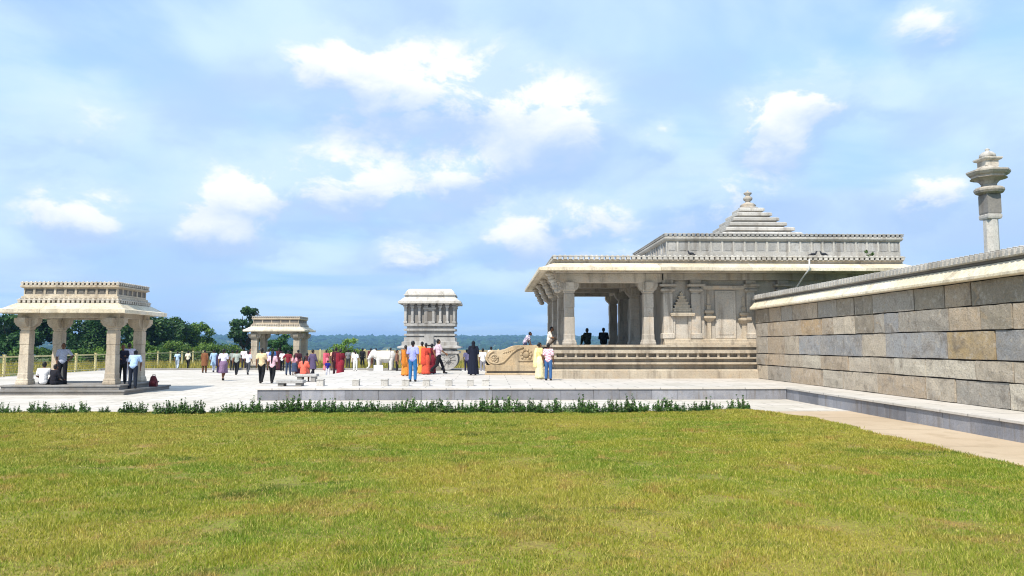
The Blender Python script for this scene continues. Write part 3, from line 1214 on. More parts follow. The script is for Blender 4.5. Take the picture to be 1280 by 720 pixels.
    # pot-and-pinnacle half columns
    for px, pw, zb in ((10.0, 0.12, 3.05), (11.62, 0.13, 2.95)):
        p = part(MB().rect(px, px, YW, YW, [(pw * 0.8, F + 0.281), (pw * 0.8, zb - 0.1), (pw * 1.6, zb), (pw * 2.2, zb + 0.08), (pw * 2.2, zb + 0.16), (pw * 1.2, zb + 0.20), (pw * 1.0, zb + 0.26), (pw * 1.7, zb + 0.33), (pw * 1.7, zb + 0.42),
                                            (pw * 0.8, zb + 0.48), (pw * 0.7, zb + 0.62), (pw * 1.0, zb + 0.66), (pw * 0.5, zb + 0.72), (pw * 0.45, zb + 1.1), (pw * 0.2, zb + 1.2)]), 'pot_pinnacle', 'granite_warm', t, 0.006)
    # framed plain panel between them
    part(MB().box(10.3, 11.25, YW - 0.09, YW - 0.002, F + 0.285, 4.40), 'wall_panel', 'granite', t, 0.02)
    part(MB().box(10.42, 11.13, YW - 0.115, YW - 0.091, F + 0.45, 4.28), 'wall_panel', 'granite', t, 0.01)
    part(MB().box(9.62, 9.8, YW - 0.07, YW - 0.002, F + 0.285, 4.41), 'wall_strip', 'granite', t, 0.01)
    # clerestory over the closed hall
    clerestory(t, 7.98, 18.72, 32.95, 40.2, 5.56, 6.12, 6.60, 6.82, 0.50, 'granite_white', 'granite_cool', 'flr')
    merlons(t, 7.95, 18.77, 32.92, 40.2, 6.822, 0.21, 0.13, 0.16, 0.14, mat='granite_cool')
    part(MB().box(8.03, 18.67, 33.05, 40.1, 6.822, 6.88), 'upper_roof', 'granite_grey', t)
    # stepped pyramid and finial
    cx, cy = 13.55, 38.0
    hw = [2.02, 1.76, 1.48, 1.20, 0.94, 0.66]
    z = 6.881
    part(MB().box(cx - 2.1, cx + 2.1, cy - 2.1, cy + 2.1, z, 7.22), 'tower_base', 'granite', t)
    z = 7.221
    for k, h in enumerate(hw):
        part(MB().rect(cx, cx, cy, cy, [(h - 0.16, z), (h - 0.16, z + 0.10), (h - 0.02, z + 0.115), (h - 0.02, z + 0.25), (h - 0.08, z + 0.29), (h - 0.14, z + 0.295)]), 'roof_tier', 'granite_white', t, 0.008)
        z += 0.296
    part(MB().lathe(cx, cy, [(0.50, z), (0.50, z + 0.08), (0.34, z + 0.12), (0.42, z + 0.20), (0.30, z + 0.30), (0.14, z + 0.36), (0.12, z + 0.42), (0.22, z + 0.50), (0.24, z + 0.60), (0.16, z + 0.68), (0.10, z + 0.74), (0.20, z + 0.82), (0.21, z + 0.88), (0.06, z + 0.94), (0.02, z + 1.02)], 16), 'finial', 'granite', t, 0, True)
    # white drain pipe
    part(MB().tube([(13.92, 31.62, 5.62), (13.92, 31.64, 5.2), (13.86, 32.1, 4.95), (13.72, 33.5, 4.0), (13.72, 33.55, 2.2)], 0.035, 8), 'drain_pipe', 'pipe', t, 0, True)
    return t


build_temple()


# ------------------------------------------------------------------ stair and carved balustrades at the porch
def build_stair():
    t = thing('porch_stair', (1.5, 39, PZ), 'stone steps climbing to the temple porch between the carved balustrades', 'steps')
    n = 9
    for k in range(n):
        x = 0.35 + k * 0.245
        part(MB().box(x, 2.595, 37.93, 40.37, PZ + k * 1.5 / n + 0.001, PZ + (k + 1) * 1.5 / n - 0.004 * (k == n - 1)), 'step', 'granite', t, 0.01)
    return t


build_stair()


def balustrade(y0, label):
    t = thing('carved_balustrade', (1.2, y0, PZ), label, 'balustrade', 'carved balustrades flanking the porch stair')
    y1 = y0 + 0.46
    part(MB().poly_y([(-0.22, PZ), (2.58, PZ), (2.58, 0.50), (-0.22, 0.50)], y0 - 0.08, y1 + 0.08), 'plinth', 'ochre', t, 0.01)
    part(MB().poly_y([(-0.14, 0.501), (2.58, 0.501), (2.58, 0.60), (-0.14, 0.60)], y0 + 0.06, y1 - 0.06), 'recess_course', 'granite_grey', t)
    part(MB().poly_y([(-0.20, 0.601), (2.58, 0.601), (2.58, 0.86), (2.55, 0.90), (-0.20, 0.90), (-0.24, 0.86), (-0.24, 0.66)], y0 - 0.05, y1 + 0.05), 'foot_course', 'ochre', t, 0.015)
    pts = [(-0.16, 0.901), (2.59, 0.901), (2.59, 1.90), (1.6, 1.90), (1.25, 1.86), (1.0, 1.76), (0.82, 1.68), (0.62, 1.64)]
    for k in range(13):
        a = R(80) + R(200) * k / 12
        pts.append((0.22 + 0.42 * math.cos(a), 1.26 + 0.38 * math.sin(a)))
    part(MB().poly_y(pts, y0, y1), 'side_slab', 'ochre', t, 0.02)
    # trunk scroll: spiral roll and sweeping band, standing proud of the slab
    sp = MB()
    path = []
    for k in range(30):
        a = R(90) + R(600) * k / 29
        r = 0.33 - 0.26 * k / 29
        path.append((0.22 + r * math.cos(a), y0 - 0.015, 1.26 + r * math.sin(a)))
    band = [(1.72, y0 - 0.015, 1.80), (1.4, y0 - 0.015, 1.70), (1.15, y0 - 0.015, 1.52), (0.95, y0 - 0.015, 1.30), (0.72, y0 - 0.015, 1.06), (0.45, y0 - 0.015, 0.97), (0.2, y0 - 0.015, 0.96)]
    sp.tube(path, [0.05 - 0.02 * k / 29 for k in range(30)], 7)
    part(sp, 'scroll', 'ochre', t, 0, True)
    part(MB().tube(band, 0.05, 7), 'trunk_band', 'ochre', t, 0, True)
    ro = MB()
    ro.ball((0.22, y0 - 0.01, 1.26), (0.07, 0.06, 0.07), 10, 6)
    for k in range(9):
        a = 2 * math.pi * k / 9
        ro.ball((0.22 + 0.13 * math.cos(a), y0 - 0.005, 1.26 + 0.13 * math.sin(a)), (0.05, 0.04, 0.05), 8, 5)
    part(ro, 'rosette', 'ochre', t, 0, True)
    bo = MB()
    bo.ball((1.85, y0 - 0.01, 1.42), (0.16, 0.09, 0.16), 12, 6)
    for k in range(10):
        a = 2 * math.pi * k / 10
        bo.ball((1.85 + 0.24 * math.cos(a), y0 - 0.005, 1.42 + 0.24 * math.sin(a)), (0.085, 0.05, 0.085), 8, 5)
    bo.poly_y([(1.45, 1.10), (2.25, 1.10), (2.2, 1.16), (1.5, 1.16)], y0 - 0.05, y0 + 0.01)
    part(bo, 'lotus_boss', 'ochre', t, 0, True)
    # small knobs along the rising edge
    kn = MB()
    for k in range(9):
        s = k / 8
        kn.ball((0.72 + 0.85 * s, y0 - 0.01, 1.52 + 0.30 * s - 0.1 * (1 - s) * s), (0.045, 0.04, 0.04), 8, 5)
    part(kn, 'bead_trail', 'ochre', t, 0, True)
    return t


balustrade(37.4, 'nearer carved ochre stone stair balustrade with a curled scroll end')
balustrade(40.42, 'farther stair balustrade mostly hidden behind the carved ochre one')


# ------------------------------------------------------------------ stone chariot
def build_chariot():
    cx, cy = -3.86, 49.2
    t = thing('stone_chariot', (cx, cy, 0), 'grey stone temple chariot shrine on carved wheels behind the visitors', 'chariot')
    hx_, hy_ = 1.62, 1.3
    x0, x1, y0, y1 = cx - hx_, cx + hx_, cy - hy_, cy + hy_
    part(MB().rect(x0, x1, y0, y1, [(0.45, 0.0), (0.45, 0.14), (0.35, 0.15), (0.35, 0.3)]), 'ground_slab', 'granite_grey', t)
    part(MB().rect(x0, x1, y0, y1, [(-0.3, 0.301), (-0.3, 1.30)]), 'axle_block', 'granite_grey', t)
    part(MB().rect(x0, x1, y0, y1, [(0.1, 1.301), (0.30, 1.36), (0.30, 1.50), (0.05, 1.54), (0.05, 1.66), (0.40, 1.70), (0.40, 1.80), (0.15, 1.88), (0.15, 2.10), (0.02, 2.14), (0.02, 2.40)]), 'chassis', 'granite_cool', t)
    part(MB().rect(x0, x1, y0, y1, [(-0.12, 2.401), (-0.12, 2.48), (0.02, 2.50), (0.02, 2.62), (-0.14, 2.64), (-0.14, 2.80), (0.04, 2.83), (0.04, 2.95), (-0.14, 2.97), (-0.14, 3.12), (0.03, 3.14), (0.03, 3.30)]), 'body_mouldings', 'granite_cool', t)
    part(MB().rect(x0, x1, y0, y1, [(-0.16, 3.301), (-0.16, 4.62)]), 'shrine_wall', 'granite_grey', t)
    for i in range(8):
        x = x0 + 0.05 + (x1 - x0 - 0.1) * i / 7
        for y in (y0 + 0.06, y1 - 0.06):
            part(MB().rect(x, x, y, y, [(0.11, 3.302), (0.11, 3.42), (0.075, 3.45), (0.075, 4.30), (0.13, 4.36), (0.13, 4.44), (0.09, 4.47), (0.17, 4.54), (0.17, 4.62)]), 'pillar', 'granite_cool', t)
    for i in range(1, 4):
        y = y0 + 0.06 + (y1 - y0 - 0.12) * i / 4
        for x in (x0 + 0.05, x1 - 0.05):
            part(MB().rect(x, x, y, y, [(0.11, 3.302), (0.11, 3.42), (0.075, 3.45), (0.075, 4.30), (0.13, 4.36), (0.13, 4.44), (0.09, 4.47), (0.17, 4.54), (0.17, 4.62)]), 'pillar', 'granite_cool', t)
    d = part(MB().box(cx - 0.36, cx + 0.36, y0 + 0.02, y0 + 0.279, 3.302, 4.32), 'doorway', 'granite_cool', t, 0.01)
    part(MB().box(cx - 0.42, cx + 0.42, y0 - 0.05, y0 + 0.0199, 4.2, 4.32), 'lintel', 'granite_white', d)
    part(MB().box(cx - 0.2, cx + 0.2, y0 + 0.005, y0 + 0.0185, 3.45, 4.1), 'door_shade_panel', 'panel_dark', d)  # dark slab proud of the doorway; its colour stands in for recess shade
    part(MB().box(cx - 0.30, cx + 0.30, y0 - 0.42, y0 - 0.16, 1.9, 2.5), 'front_step', 'granite_cool', t, 0.02)
    part(MB().rect(x0, x1, y0, y1, [(0.02, 4.621), (0.02, 4.72)]), 'beam_ring', 'granite_cool', t)
    eave(t, x0 + 0.05, x1 - 0.05, y0 + 0.05, y1 - 0.05, 0.44, 4.58, 5.0, 'granite_white')
    part(MB().rect(x0, x1, y0, y1, [(-0.02, 4.98), (-0.02, 5.10), (0.06, 5.12), (0.06, 5.18), (-0.02, 5.2), (-0.04, 5.30), (-0.12, 5.42), (-0.24, 5.52), (-0.3, 5.55)]), 'roof', 'granite_white', t)
    # wheels: solid carved stone with hub, rim and spokes
    for wx in (cx - 1.18, cx + 1.18):
        for wy, s in ((y0 - 0.10, -1), (y1 + 0.10, 1)):
            wh = MB()

            def disc(r, d0, d1):
                n = 28
                wh.loft([[(wx + r * math.cos(2 * math.pi * i / n), wy + s * d0, 0.98 + r * math.sin(2 * math.pi * i / n)) for i in range(n)],
                         [(wx + r * math.cos(2 * math.pi * i / n), wy + s * d1, 0.98 + r * math.sin(2 * math.pi * i / n)) for i in range(n)]])
            disc(0.66, -0.08, 0.08)
            w = part(wh, 'wheel', 'granite_cool', t)
            wh = MB()
            for k in range(24):
                a0, a1 = 2 * math.pi * k / 24, 2 * math.pi * (k + 1) / 24
                q = []
                for dd in (0.081, 0.13):
                    q.append([(wx + r * math.cos(a), wy + s * dd, 0.98 + r * math.sin(a)) for r, a in ((0.53, a0), (0.66, a0), (0.66, a1), (0.53, a1))])
                wh.loft(q)
            part(wh, 'rim', 'granite_cool', w)
            wh = MB()
            disc(0.17, 0.081, 0.2)
            disc(0.08, 0.2, 0.27)
            part(wh, 'hub', 'granite_cool', w)
            for k in range(12):
                a = 2 * math.pi * k / 12
                ca, sa = math.cos(a), math.sin(a)
                q = []
                for dd in (0.081, 0.12):
                    q.append([(wx + r * ca - o * sa, wy + s * dd, 0.98 + r * sa + o * ca) for r, o in ((0.17, -0.02), (0.53, -0.035), (0.53, 0.035), (0.17, 0.02))])
                part(MB().loft(q), 'spoke', 'granite_cool', w)
    return t


build_chariot()


# ------------------------------------------------------------------ lamp pillar behind the wall
def build_pillar():
    cx, cy = 16.75, 24.0
    t = thing('lamp_pillar', (cx, cy, 0), 'tall stone lamp pillar with stacked flaring plates rising behind the block wall', 'pillar')
    part(MB().rect(cx, cx, cy, cy, [(1.0, -0.06), (1.0, 0.35), (0.85, 0.36), (0.85, 0.75), (0.65, 0.76), (0.65, 1.2), (0.42, 1.25)]), 'pedestal', 'granite', t)
    n = 8
    rot = math.pi / 8
    k = 1 / math.cos(math.pi / 8)
    part(MB().lathe(cx, cy, [(0.25 * k, 1.251), (0.225 * k, 3.5), (0.205 * k, 6.10)], 8, rot), 'shaft', 'granite_white', t)
    part(MB().rect(cx, cx, cy, cy, [(0.225, 6.101), (0.24, 6.16), (0.24, 6.24), (0.22, 6.26)]), 'shaft_band', 'granite_white', t)
    part(MB().rect(cx, cx, cy, cy, [(0.22, 6.261), (0.232, 6.32), (0.232, 6.90), (0.22, 6.94)]), 'shaft_block', 'granite_grey', t)
    part(MB().lathe(cx, cy, [(0.30, 6.941), (0.41, 6.99), (0.45, 7.06), (0.45, 7.12), (0.40, 7.17), (0.28, 7.19)], 20), 'lower_disc', 'granite', t, 0)
    part(MB().lathe(cx, cy, [(0.24, 7.191), (0.23, 7.28), (0.30, 7.38), (0.42, 7.45), (0.55, 7.47)], 20), 'flare', 'granite', t, 0)
    part(MB().lathe(cx, cy, [(0.45, 7.471), (0.52, 7.50), (0.52, 7.56), (0.60, 7.60), (0.66, 7.68), (0.66, 7.73), (0.40, 7.78), (0.32, 7.86), (0.28, 7.88)], 8, rot), 'flaring_plate', 'granite', t)
    part(MB().rect(cx, cx, cy, cy, [(0.22, 7.881), (0.22, 8.06), (0.28, 8.09), (0.31, 8.13), (0.31, 8.17), (0.25, 8.19)]), 'lamp_box', 'granite', t)
    part(MB().lathe(cx, cy, [(0.26, 8.191), (0.24, 8.30), (0.16, 8.38), (0.07, 8.41), (0.06, 8.45), (0.08, 8.48), (0.02, 8.52)], 16), 'dome', 'granite_white', t, 0, True)


build_pillar()


# ------------------------------------------------------------------ low stones and benches on the platform
def low_stone(x, y, label, w=0.25, h=0.24):
    t = thing('low_stone_block', (x, y, PZ), label, 'stone block', 'low stone blocks along the platform')
    part(MB().rect(x, x, y, y, [(w * 0.5, PZ), (w * 0.5, PZ + h * 0.7), (w * 0.42, PZ + h * 0.74), (w * 0.42, PZ + h * 0.78)]), 'block', 'granite_white', t, 0.008)
    part(MB().rect(x, x, y, y, [(w * 0.55, PZ + h * 0.781), (w * 0.55, PZ + h)]), 'cap', 'granite_white', t, 0.008)


names = ['first low stone block from the left, beside the stone bench', 'second low stone block from the platform\'s left end', 'third low stone block from the left, left of the lavender shirt man',
         'fourth low stone block from the left, just left of the jeans', 'fifth low stone block, right of the man in jeans', 'sixth low stone block, before the walking man',
         'seventh low stone block, below the dark robed woman', 'eighth low stone block, nearest the carved balustrade']
for (x, y), lb in zip([(-6.21, 27.62), (-4.91, 27.58), (-3.85, 27.55), (-3.08, 27.52), (-2.32, 27.5), (-1.49, 27.48), (-0.7, 27.45), (-0.14, 27.43)], names):
    low_stone(x, y, lb)


def bench(x0, x1, y, label, h=0.3):
    t = thing('stone_bench', ((x0 + x1) / 2, y, PZ), label, 'bench', 'stone benches at the platform end')
    part(MB().box(x0, x1, y - 0.25, y + 0.25, PZ + h - 0.11, PZ + h), 'seat', 'granite_cool', t, 0.012)
    w = x1 - x0
    for a in (x0 + 0.06, x1 - 0.06 - w * 0.22):
        part(MB().box(a, a + w * 0.22, y - 0.2, y + 0.2, PZ, PZ + h - 0.1105), 'support', 'granite_grey', t, 0.01)


bench(-7.72, -6.75, 27.4, 'low pale stone bench at the front left corner of the platform', 0.22)
bench(-7.85, -7.0, 30.6, 'stone bench behind the front one, below the coral dressed woman', 0.32)


# ------------------------------------------------------------------ bodies: union of limbs, voxel-remeshed into one surface
def fused(mb, name, voxel, ratio=0.3, smooth_it=4):
    me0 = mb.mesh('tmp', None)
    o = bpy.data.objects.new('tmp', me0)
    COL.objects.link(o)
    r = o.modifiers.new('r', 'REMESH')
    r.mode = 'VOXEL'
    r.voxel_size = voxel
    if smooth_it:
        s = o.modifiers.new('s', 'SMOOTH')
        s.factor = 0.5
        s.iterations = smooth_it
    if ratio < 1:
        d = o.modifiers.new('d', 'DECIMATE')
        d.ratio = ratio
    dg = bpy.context.evaluated_depsgraph_get()
    me = bpy.data.meshes.new_from_object(o.evaluated_get(dg))
    me.name = name
    for p in me.polygons:
        p.use_smooth = True
    bpy.data.objects.remove(o)
    bpy.data.meshes.remove(me0)
    return me


def mesh_part(me, name, parent, mat=None, color=None):
    o = bpy.data.objects.new(name, me)
    if mat and not me.materials:
        me.materials.append(mat)
    link(o, parent)
    if color:
        o.color = color
    return o


# ------------------------------------------------------------------ stone elephant drawing the chariot
def build_elephant():
    t = thing('stone_elephant', (-7.05, 50.0, 0), 'white carved stone elephant facing left in front of the chariot', 'statue')
    part(MB().box(-8.1, -6.0, 49.5, 50.5, 0.0, 0.22), 'pedestal', 'granite_grey', t, 0.02)
    mb = MB()
    z = 0.22
    mb.ball((0.1, 0, z + 0.88), (0.62, 0.36, 0.40), 18, 12)
    mb.ball((-0.25, 0, z + 0.92), (0.40, 0.34, 0.38), 16, 10)
    mb.ball((0.45, 0, z + 0.90), (0.36, 0.33, 0.36), 16, 10)
    for lx in (-0.33, 0.5):
        for ly in (-0.19, 0.19):
            mb.cap((lx, ly, z + 0.7), 0.17, (lx, ly, z + 0.13), 0.125)
            mb.cap((lx, ly, z + 0.13), 0.125, (lx - 0.02, ly, z + 0.07), 0.13)
    mb.ball((-0.68, 0, z + 1.10), (0.26, 0.22, 0.28), 16, 10)
    mb.ball((-0.66, 0.07, z + 1.27), (0.14, 0.11, 0.12), 12, 8)
    mb.ball((-0.66, -0.07, z + 1.27), (0.14, 0.11, 0.12), 12, 8)
    tr = [(-0.86, 0, z + 1.02), (-0.98, 0, z + 0.82), (-1.0, 0, z + 0.58), (-0.97, 0, z + 0.36), (-1.02, 0, z + 0.2), (-1.12, 0, z + 0.14)]
    rr = [0.15, 0.12, 0.095, 0.08, 0.065, 0.06]
    for k in range(5):
        mb.cap(tr[k], rr[k], tr[k + 1], rr[k + 1])
    for s in (-1, 1):
        mb.ball((-0.52, s * 0.27, z + 1.06), (0.17, 0.05, 0.24), 14, 8)
    mb.cap((0.75, 0, z + 0.98), 0.05, (0.8, 0, z + 0.45), 0.035)
    me = fused(mb, 'body', 0.03, 0.7, 3)
    mesh_part(me, 'body', t, M['marble'])
    for s in (-1, 1):
        tu = MB().tube([(-0.84, s * 0.12, z + 0.92), (-0.98, s * 0.16, z + 0.78), (-1.12, s * 0.15, z + 0.78)], [0.045, 0.04, 0.015], 8)
        mesh_part(tu.mesh('tusk', M['marble'], 0, True), 'tusk', t)
    cl = MB()
    rings = []
    for k in range(13):
        a = R(-15) + R(210) * k / 12
        rings.append([(xx, -0.40 * math.cos(a), z + 0.86 + 0.45 * math.sin(a)) for xx in (-0.22, 0.42)] + [(xx, -0.375 * math.cos(a), z + 0.86 + 0.42 * math.sin(a)) for xx in (0.42, -0.22)])
    cl.loft(rings)
    mesh_part(cl.mesh('saddle_cloth', M['marble']), 'saddle_cloth', t)


build_elephant()


# small white notice board in front of the elephant
def build_board():
    t = thing('notice_board', (-6.9, 46.5, 0), 'small white blank board standing before the stone elephant', 'board')
    part(MB().box(-7.2, -6.62, 46.48, 46.52, 0.28, 0.66), 'panel', 'pipe', t, 0.006)
    for x in (-7.1, -6.72):
        part(MB().box(x - 0.02, x + 0.02, 46.522, 46.56, 0.0, 0.6), 'leg', 'pipe', t)


build_board()


# ------------------------------------------------------------------ fences
def build_fences():
    t = thing('boundary_fence', (-29.3, 60, -0.06), 'cream post and rail fence along the left edge of the plaza', 'fence')
    y = 38.0
    ys = []
    while y < 84:
        ys.append(y)
        y += 2.6
    for k, y in enumerate(ys):
        part(MB().box(-29.36, -29.24, y - 0.06, y + 0.06, -0.06, 1.28).box(-29.38, -29.22, y - 0.08, y + 0.08, 1.28, 1.32), 'post', 'fence', t)
        if k + 1 < len(ys):
            for z, h in ((1.14, 0.09), (0.10, 0.06)):
                part(MB().box(-29.33, -29.27, y + 0.062, ys[k + 1] - 0.062, z, z + h), 'rail', 'fence', t)
            for z in (0.30, 0.47, 0.64, 0.81, 0.98):
                part(MB().box(-29.312, -29.288, y + 0.062, ys[k + 1] - 0.062, z, z + 0.022), 'wire', 'wire', t)
    t = thing('back_fence', (-15, 84, -0.06), 'long beige fence behind the crowd at the far plaza edge', 'fence')
    x = -29.0
    xs = []
    while x < 6:
        xs.append(x)
        x += 2.5
    for k, x in enumerate(xs):
        part(MB().box(x - 0.07, x + 0.07, 83.93, 84.07, -0.06, 1.45), 'post', 'fence', t)
        if k + 1 < len(xs):
            part(MB().box(x + 0.072, xs[k + 1] - 0.072, 83.97, 84.03, 0.1, 1.32), 'panel', simple_reed(), t)


_reed = []


def simple_reed():
    if not _reed:
        m = NT('reed_panel')
        n = m.noise(6, 4, 0.6, stretch=(6, 6, 0.4))
        m.color(m.mix(m.ramp(n, 0.35, 0.65), hx('b8a685'), hx('94876c')))
        m.rough(0.9)
        _reed.append(m.m)
    return _reed[0]


build_fences()
# kerb of the plaza's far edge
struct(MB().box(-29.5, 12, 57.0, 57.3, -0.3, 0.14), 'kerb', 'granite_grey', 0.02)


# ------------------------------------------------------------------ foliage
def leaf_cloud(name, clumps, n, size, mat, up=0.3, tint_up=0.35, flat=1.0):
    """leaf-sized faces spread through clumps (centre, radii, weight)"""
    wts = np.array([c[2] for c in clumps], float)
    wts /= wts.sum()
    idx = nrg.choice(len(clumps), n, p=wts)
    C = np.array([c[0] for c in clumps], float)[idx]
    Rr = np.array([c[1] for c in clumps], float)[idx]
    d = nrg.normal(size=(n, 3))
    d /= np.linalg.norm(d, axis=1)[:, None]
    rad = nrg.random(n) ** 0.42
    P = C + d * Rr * rad[:, None]
    nn = d + nrg.normal(scale=0.7, size=(n, 3)) + np.array([0, 0, up])
    nn /= np.linalg.norm(nn, axis=1)[:, None]
    a = np.cross(nn, nrg.normal(size=(n, 3)))
    a /= np.linalg.norm(a, axis=1)[:, None]
    b = np.cross(nn, a)
    s = size * (0.6 + 0.8 * nrg.random(n))[:, None]
    V = np.empty((n, 4, 3))
    V[:, 0] = P - a * s
    V[:, 1] = P + b * s * 0.45
    V[:, 2] = P + a * s
    V[:, 3] = P - b * s * 0.45
    me = bpy.data.meshes.new(name)
    me.vertices.add(n * 4)
    me.vertices.foreach_set('co', V.astype(np.float32).ravel())
    me.loops.add(n * 4)
    me.loops.foreach_set('vertex_index', np.arange(n * 4, dtype=np.int32))
    me.polygons.add(n)
    me.polygons.foreach_set('loop_start', np.arange(0, n * 4, 4, dtype=np.int32))
    me.update(calc_edges=True)
    cl_t = nrg.random(len(clumps))[idx]
    at = me.attributes.new('tint', 'FLOAT', 'FACE')
    at.data.foreach_set('value', np.clip(0.45 * cl_t + 0.55 * nrg.random(n), 0, 1).astype(np.float32))
    me.materials.append(M[mat])
    return me


def tree(loc, h, w, label, mat, seed, trunk=0.35, n=5200, size=0.16, lean=0.0, cat='tree', name='tree', group=None):
    rs = random.Random(seed)
    t = thing(name, loc, label, cat, group)
    th = h * trunk
    tm = MB()
    top = (lean * 0.4, 0, th)
    r0 = 0.035 * h + 0.04
    tm.tube([(0, 0, -0.2), (lean * 0.12, 0, th * 0.4), top], [r0 * 1.2, r0 * 0.9, r0 * 0.7], 9)
    clumps = []
    nl = 10
    for k in range(nl):
        a = 2 * math.pi * k / nl + rs.uniform(-0.4, 0.4)
        rr = w * rs.uniform(0.22, 0.5)
        e = (lean + rr * math.cos(a), rr * math.sin(a), th + (h - th) * rs.uniform(0.12, 0.85))
        mid = ((top[0] + e[0]) / 2 + rs.uniform(-.1, .1), (top[1] + e[1]) / 2, (top[2] + e[2]) / 2 + 0.1 * h * rs.random())
        tm.tube([top, mid, e], [r0 * 0.5, r0 * 0.32, r0 * 0.12], 6)
        for q in range(4):
            cr = w * rs.uniform(0.12, 0.22)
            c = (e[0] + rs.uniform(-1, 1) * w * 0.17, e[1] + rs.uniform(-1, 1) * w * 0.17, min(e[2] + rs.uniform(-0.8, 0.9) * (h - th) * 0.22, h - cr * 0.6))
            clumps.append((c, (cr, cr, cr * 0.75), cr ** 2))
    part_me = tm.mesh('trunk', M['bark'], 0, True)
    mesh_part(part_me, 'trunk', t)
    mesh_part(leaf_cloud('crown', clumps, n, size, mat), 'crown', t)
    return t


def bush(loc, h, w, label, mat, seed, n=2600, size=0.13, cat='bush', name='bush', group=None):
    rs = random.Random(seed)
    t = thing(name, loc, label, cat, group)
    tm = MB()
    clumps = []
    for k in range(14):
        a = rs.uniform(0, 2 * math.pi)
        rr = w * 0.5 * math.sqrt(rs.random()) * 0.8
        z = h * rs.uniform(0.25, 0.8) * (1 - 0.35 * rr / (w * 0.5))
        c = (rr * math.cos(a), rr * math.sin(a) * 0.7, z)
        cr = min(w, h) * rs.uniform(0.16, 0.28)
        clumps.append((c, (cr * 1.25, cr, cr * 0.8), cr ** 2))
        if k < 6:
            tm.tube([(c[0] * 0.2, c[1] * 0.2, -0.1), (c[0] * 0.6, c[1] * 0.6, z * 0.5), c], [0.06, 0.04, 0.015], 5)
    mesh_part(tm.mesh('stems', M['bark']), 'stem', t)
    mesh_part(leaf_cloud('foliage', clumps, n, size, mat), 'foliage', t)
    return t


G = 'trees beyond the plaza fence'
tree((-50.5, 80, -0.06), 5.2, 5.4, 'dark tree seen left of the near pavilion\'s left column', 'leaf_dark', 1, 0.06, 9000, 0.2, group=G)
tree((-45.5, 82, -0.06), 5.6, 6.4, 'dark green tree filling the gap between the near pavilion\'s left columns', 'leaf_dark', 2, 0.06, 11000, 0.2, group=G)
tree((-41.0, 83, -0.06), 5.5, 6.6, 'dark green tree filling the gap between the near pavilion\'s right columns', 'leaf_dark', 3, 0.06, 11000, 0.2, group=G)
tree((-37.2, 84, -0.06), 5.1, 5.4, 'dark round tree just right of the near pavilion\'s roof', 'leaf_dark', 4, 0.08, 9000, 0.2, group=G)
tree((-35.5, 90, -0.06), 4.7, 3.6, 'middle green tree between the dark round tree and the leaning tree', 'leaf_mid', 5, 0.12, 5600, 0.18, group=G)
tree((-27.8, 84, -0.06), 6.1, 3.2, 'tall leaning tree with ragged crown left of the far gate', 'leaf_dark', 6, 0.25, 7000, 0.17, lean=0.5, group=G)
tree((-22.4, 80, -0.06), 3.6, 2.6, 'small dark tree showing through the far gate pavilion', 'leaf_dark', 7, 0.15, 3500, 0.14, group=G)
tree((-14.0, 72, -0.06), 2.6, 2.4, 'small round yellow green tree behind the maroon saree woman', 'leaf_light', 8, 0.35, 2400, 0.10, group=G)
BG = 'bushes on the bank behind the fence'
for k, (bx, by, bh, bw, lb, mt) in enumerate([
        (-39.5, 79, 2.6, 6.0, 'low green bush behind the near pavilion\'s right back column', 'leaf_light'),
        (-36.2, 78, 2.8, 4.2, 'bright green bush on the bank, leftmost clear of the pavilion', 'leaf_light'),
        (-33.2, 79, 2.9, 4.4, 'bright green bush on the bank above the light blue shirt walker', 'leaf_mid'),
        (-30.6, 80, 3.0, 3.8, 'yellowish bush on the bank above the man in brown', 'leaf_light'),
        (-28.2, 81, 2.7, 3.4, 'green bush on the bank at the foot of the leaning tree', 'leaf_mid'),
        (-42.5, 77, 2.2, 5.0, 'low bush behind the fence between the pavilion columns', 'leaf_mid'),
        (-47.0, 77, 2.2, 5.0, 'low bush behind the fence at the far left', 'leaf_mid')]):
    bush((bx, by, -0.06), bh, bw, lb, mt, 20 + k, 3000, 0.12, group=BG)


def build_meadow():
    n = 26000
    x = nrg.uniform(-36, 14, n)
    y = nrg.uniform(57.6, 83.5, n)
    x[:9000] = nrg.uniform(-48, -29.6, 9000)
    y[:9000] = nrg.uniform(38, 84, 9000)
    h = nrg.uniform(0.2, 0.55, n)
    w = nrg.uniform(0.02, 0.05, n)
    a = nrg.uniform(0, 6.28, n)
    V = np.empty((n, 3, 3), np.float32)
    V[:, 0] = np.stack([x - np.cos(a) * w, y - np.sin(a) * w, np.full(n, -0.07)], 1)
    V[:, 1] = np.stack([x + np.cos(a) * w, y + np.sin(a) * w, np.full(n, -0.07)], 1)
    V[:, 2] = np.stack([x + nrg.normal(0, 0.12, n), y + nrg.normal(0, 0.12, n), h - 0.06], 1)
    me = bpy.data.meshes.new('meadow_grass')
    me.from_pydata(V.reshape(-1, 3).tolist(), [], np.arange(n * 3).reshape(-1, 3).tolist())
    at = me.attributes.new('tint', 'FLOAT', 'FACE')
    at.data.foreach_set('value', nrg.random(n).astype(np.float32))
    M['meadow'] = mat_leaf('meadow_blades', hx('7d8038'), hx('b0a04a'), hx('cdb45c'))
    me.materials.append(M['meadow'])
    o = link(bpy.data.objects.new('meadow_grass', me))
    tag(o, 'rough yellowing grass between plaza edge and back fence', 'grass', kind='stuff')


build_meadow()


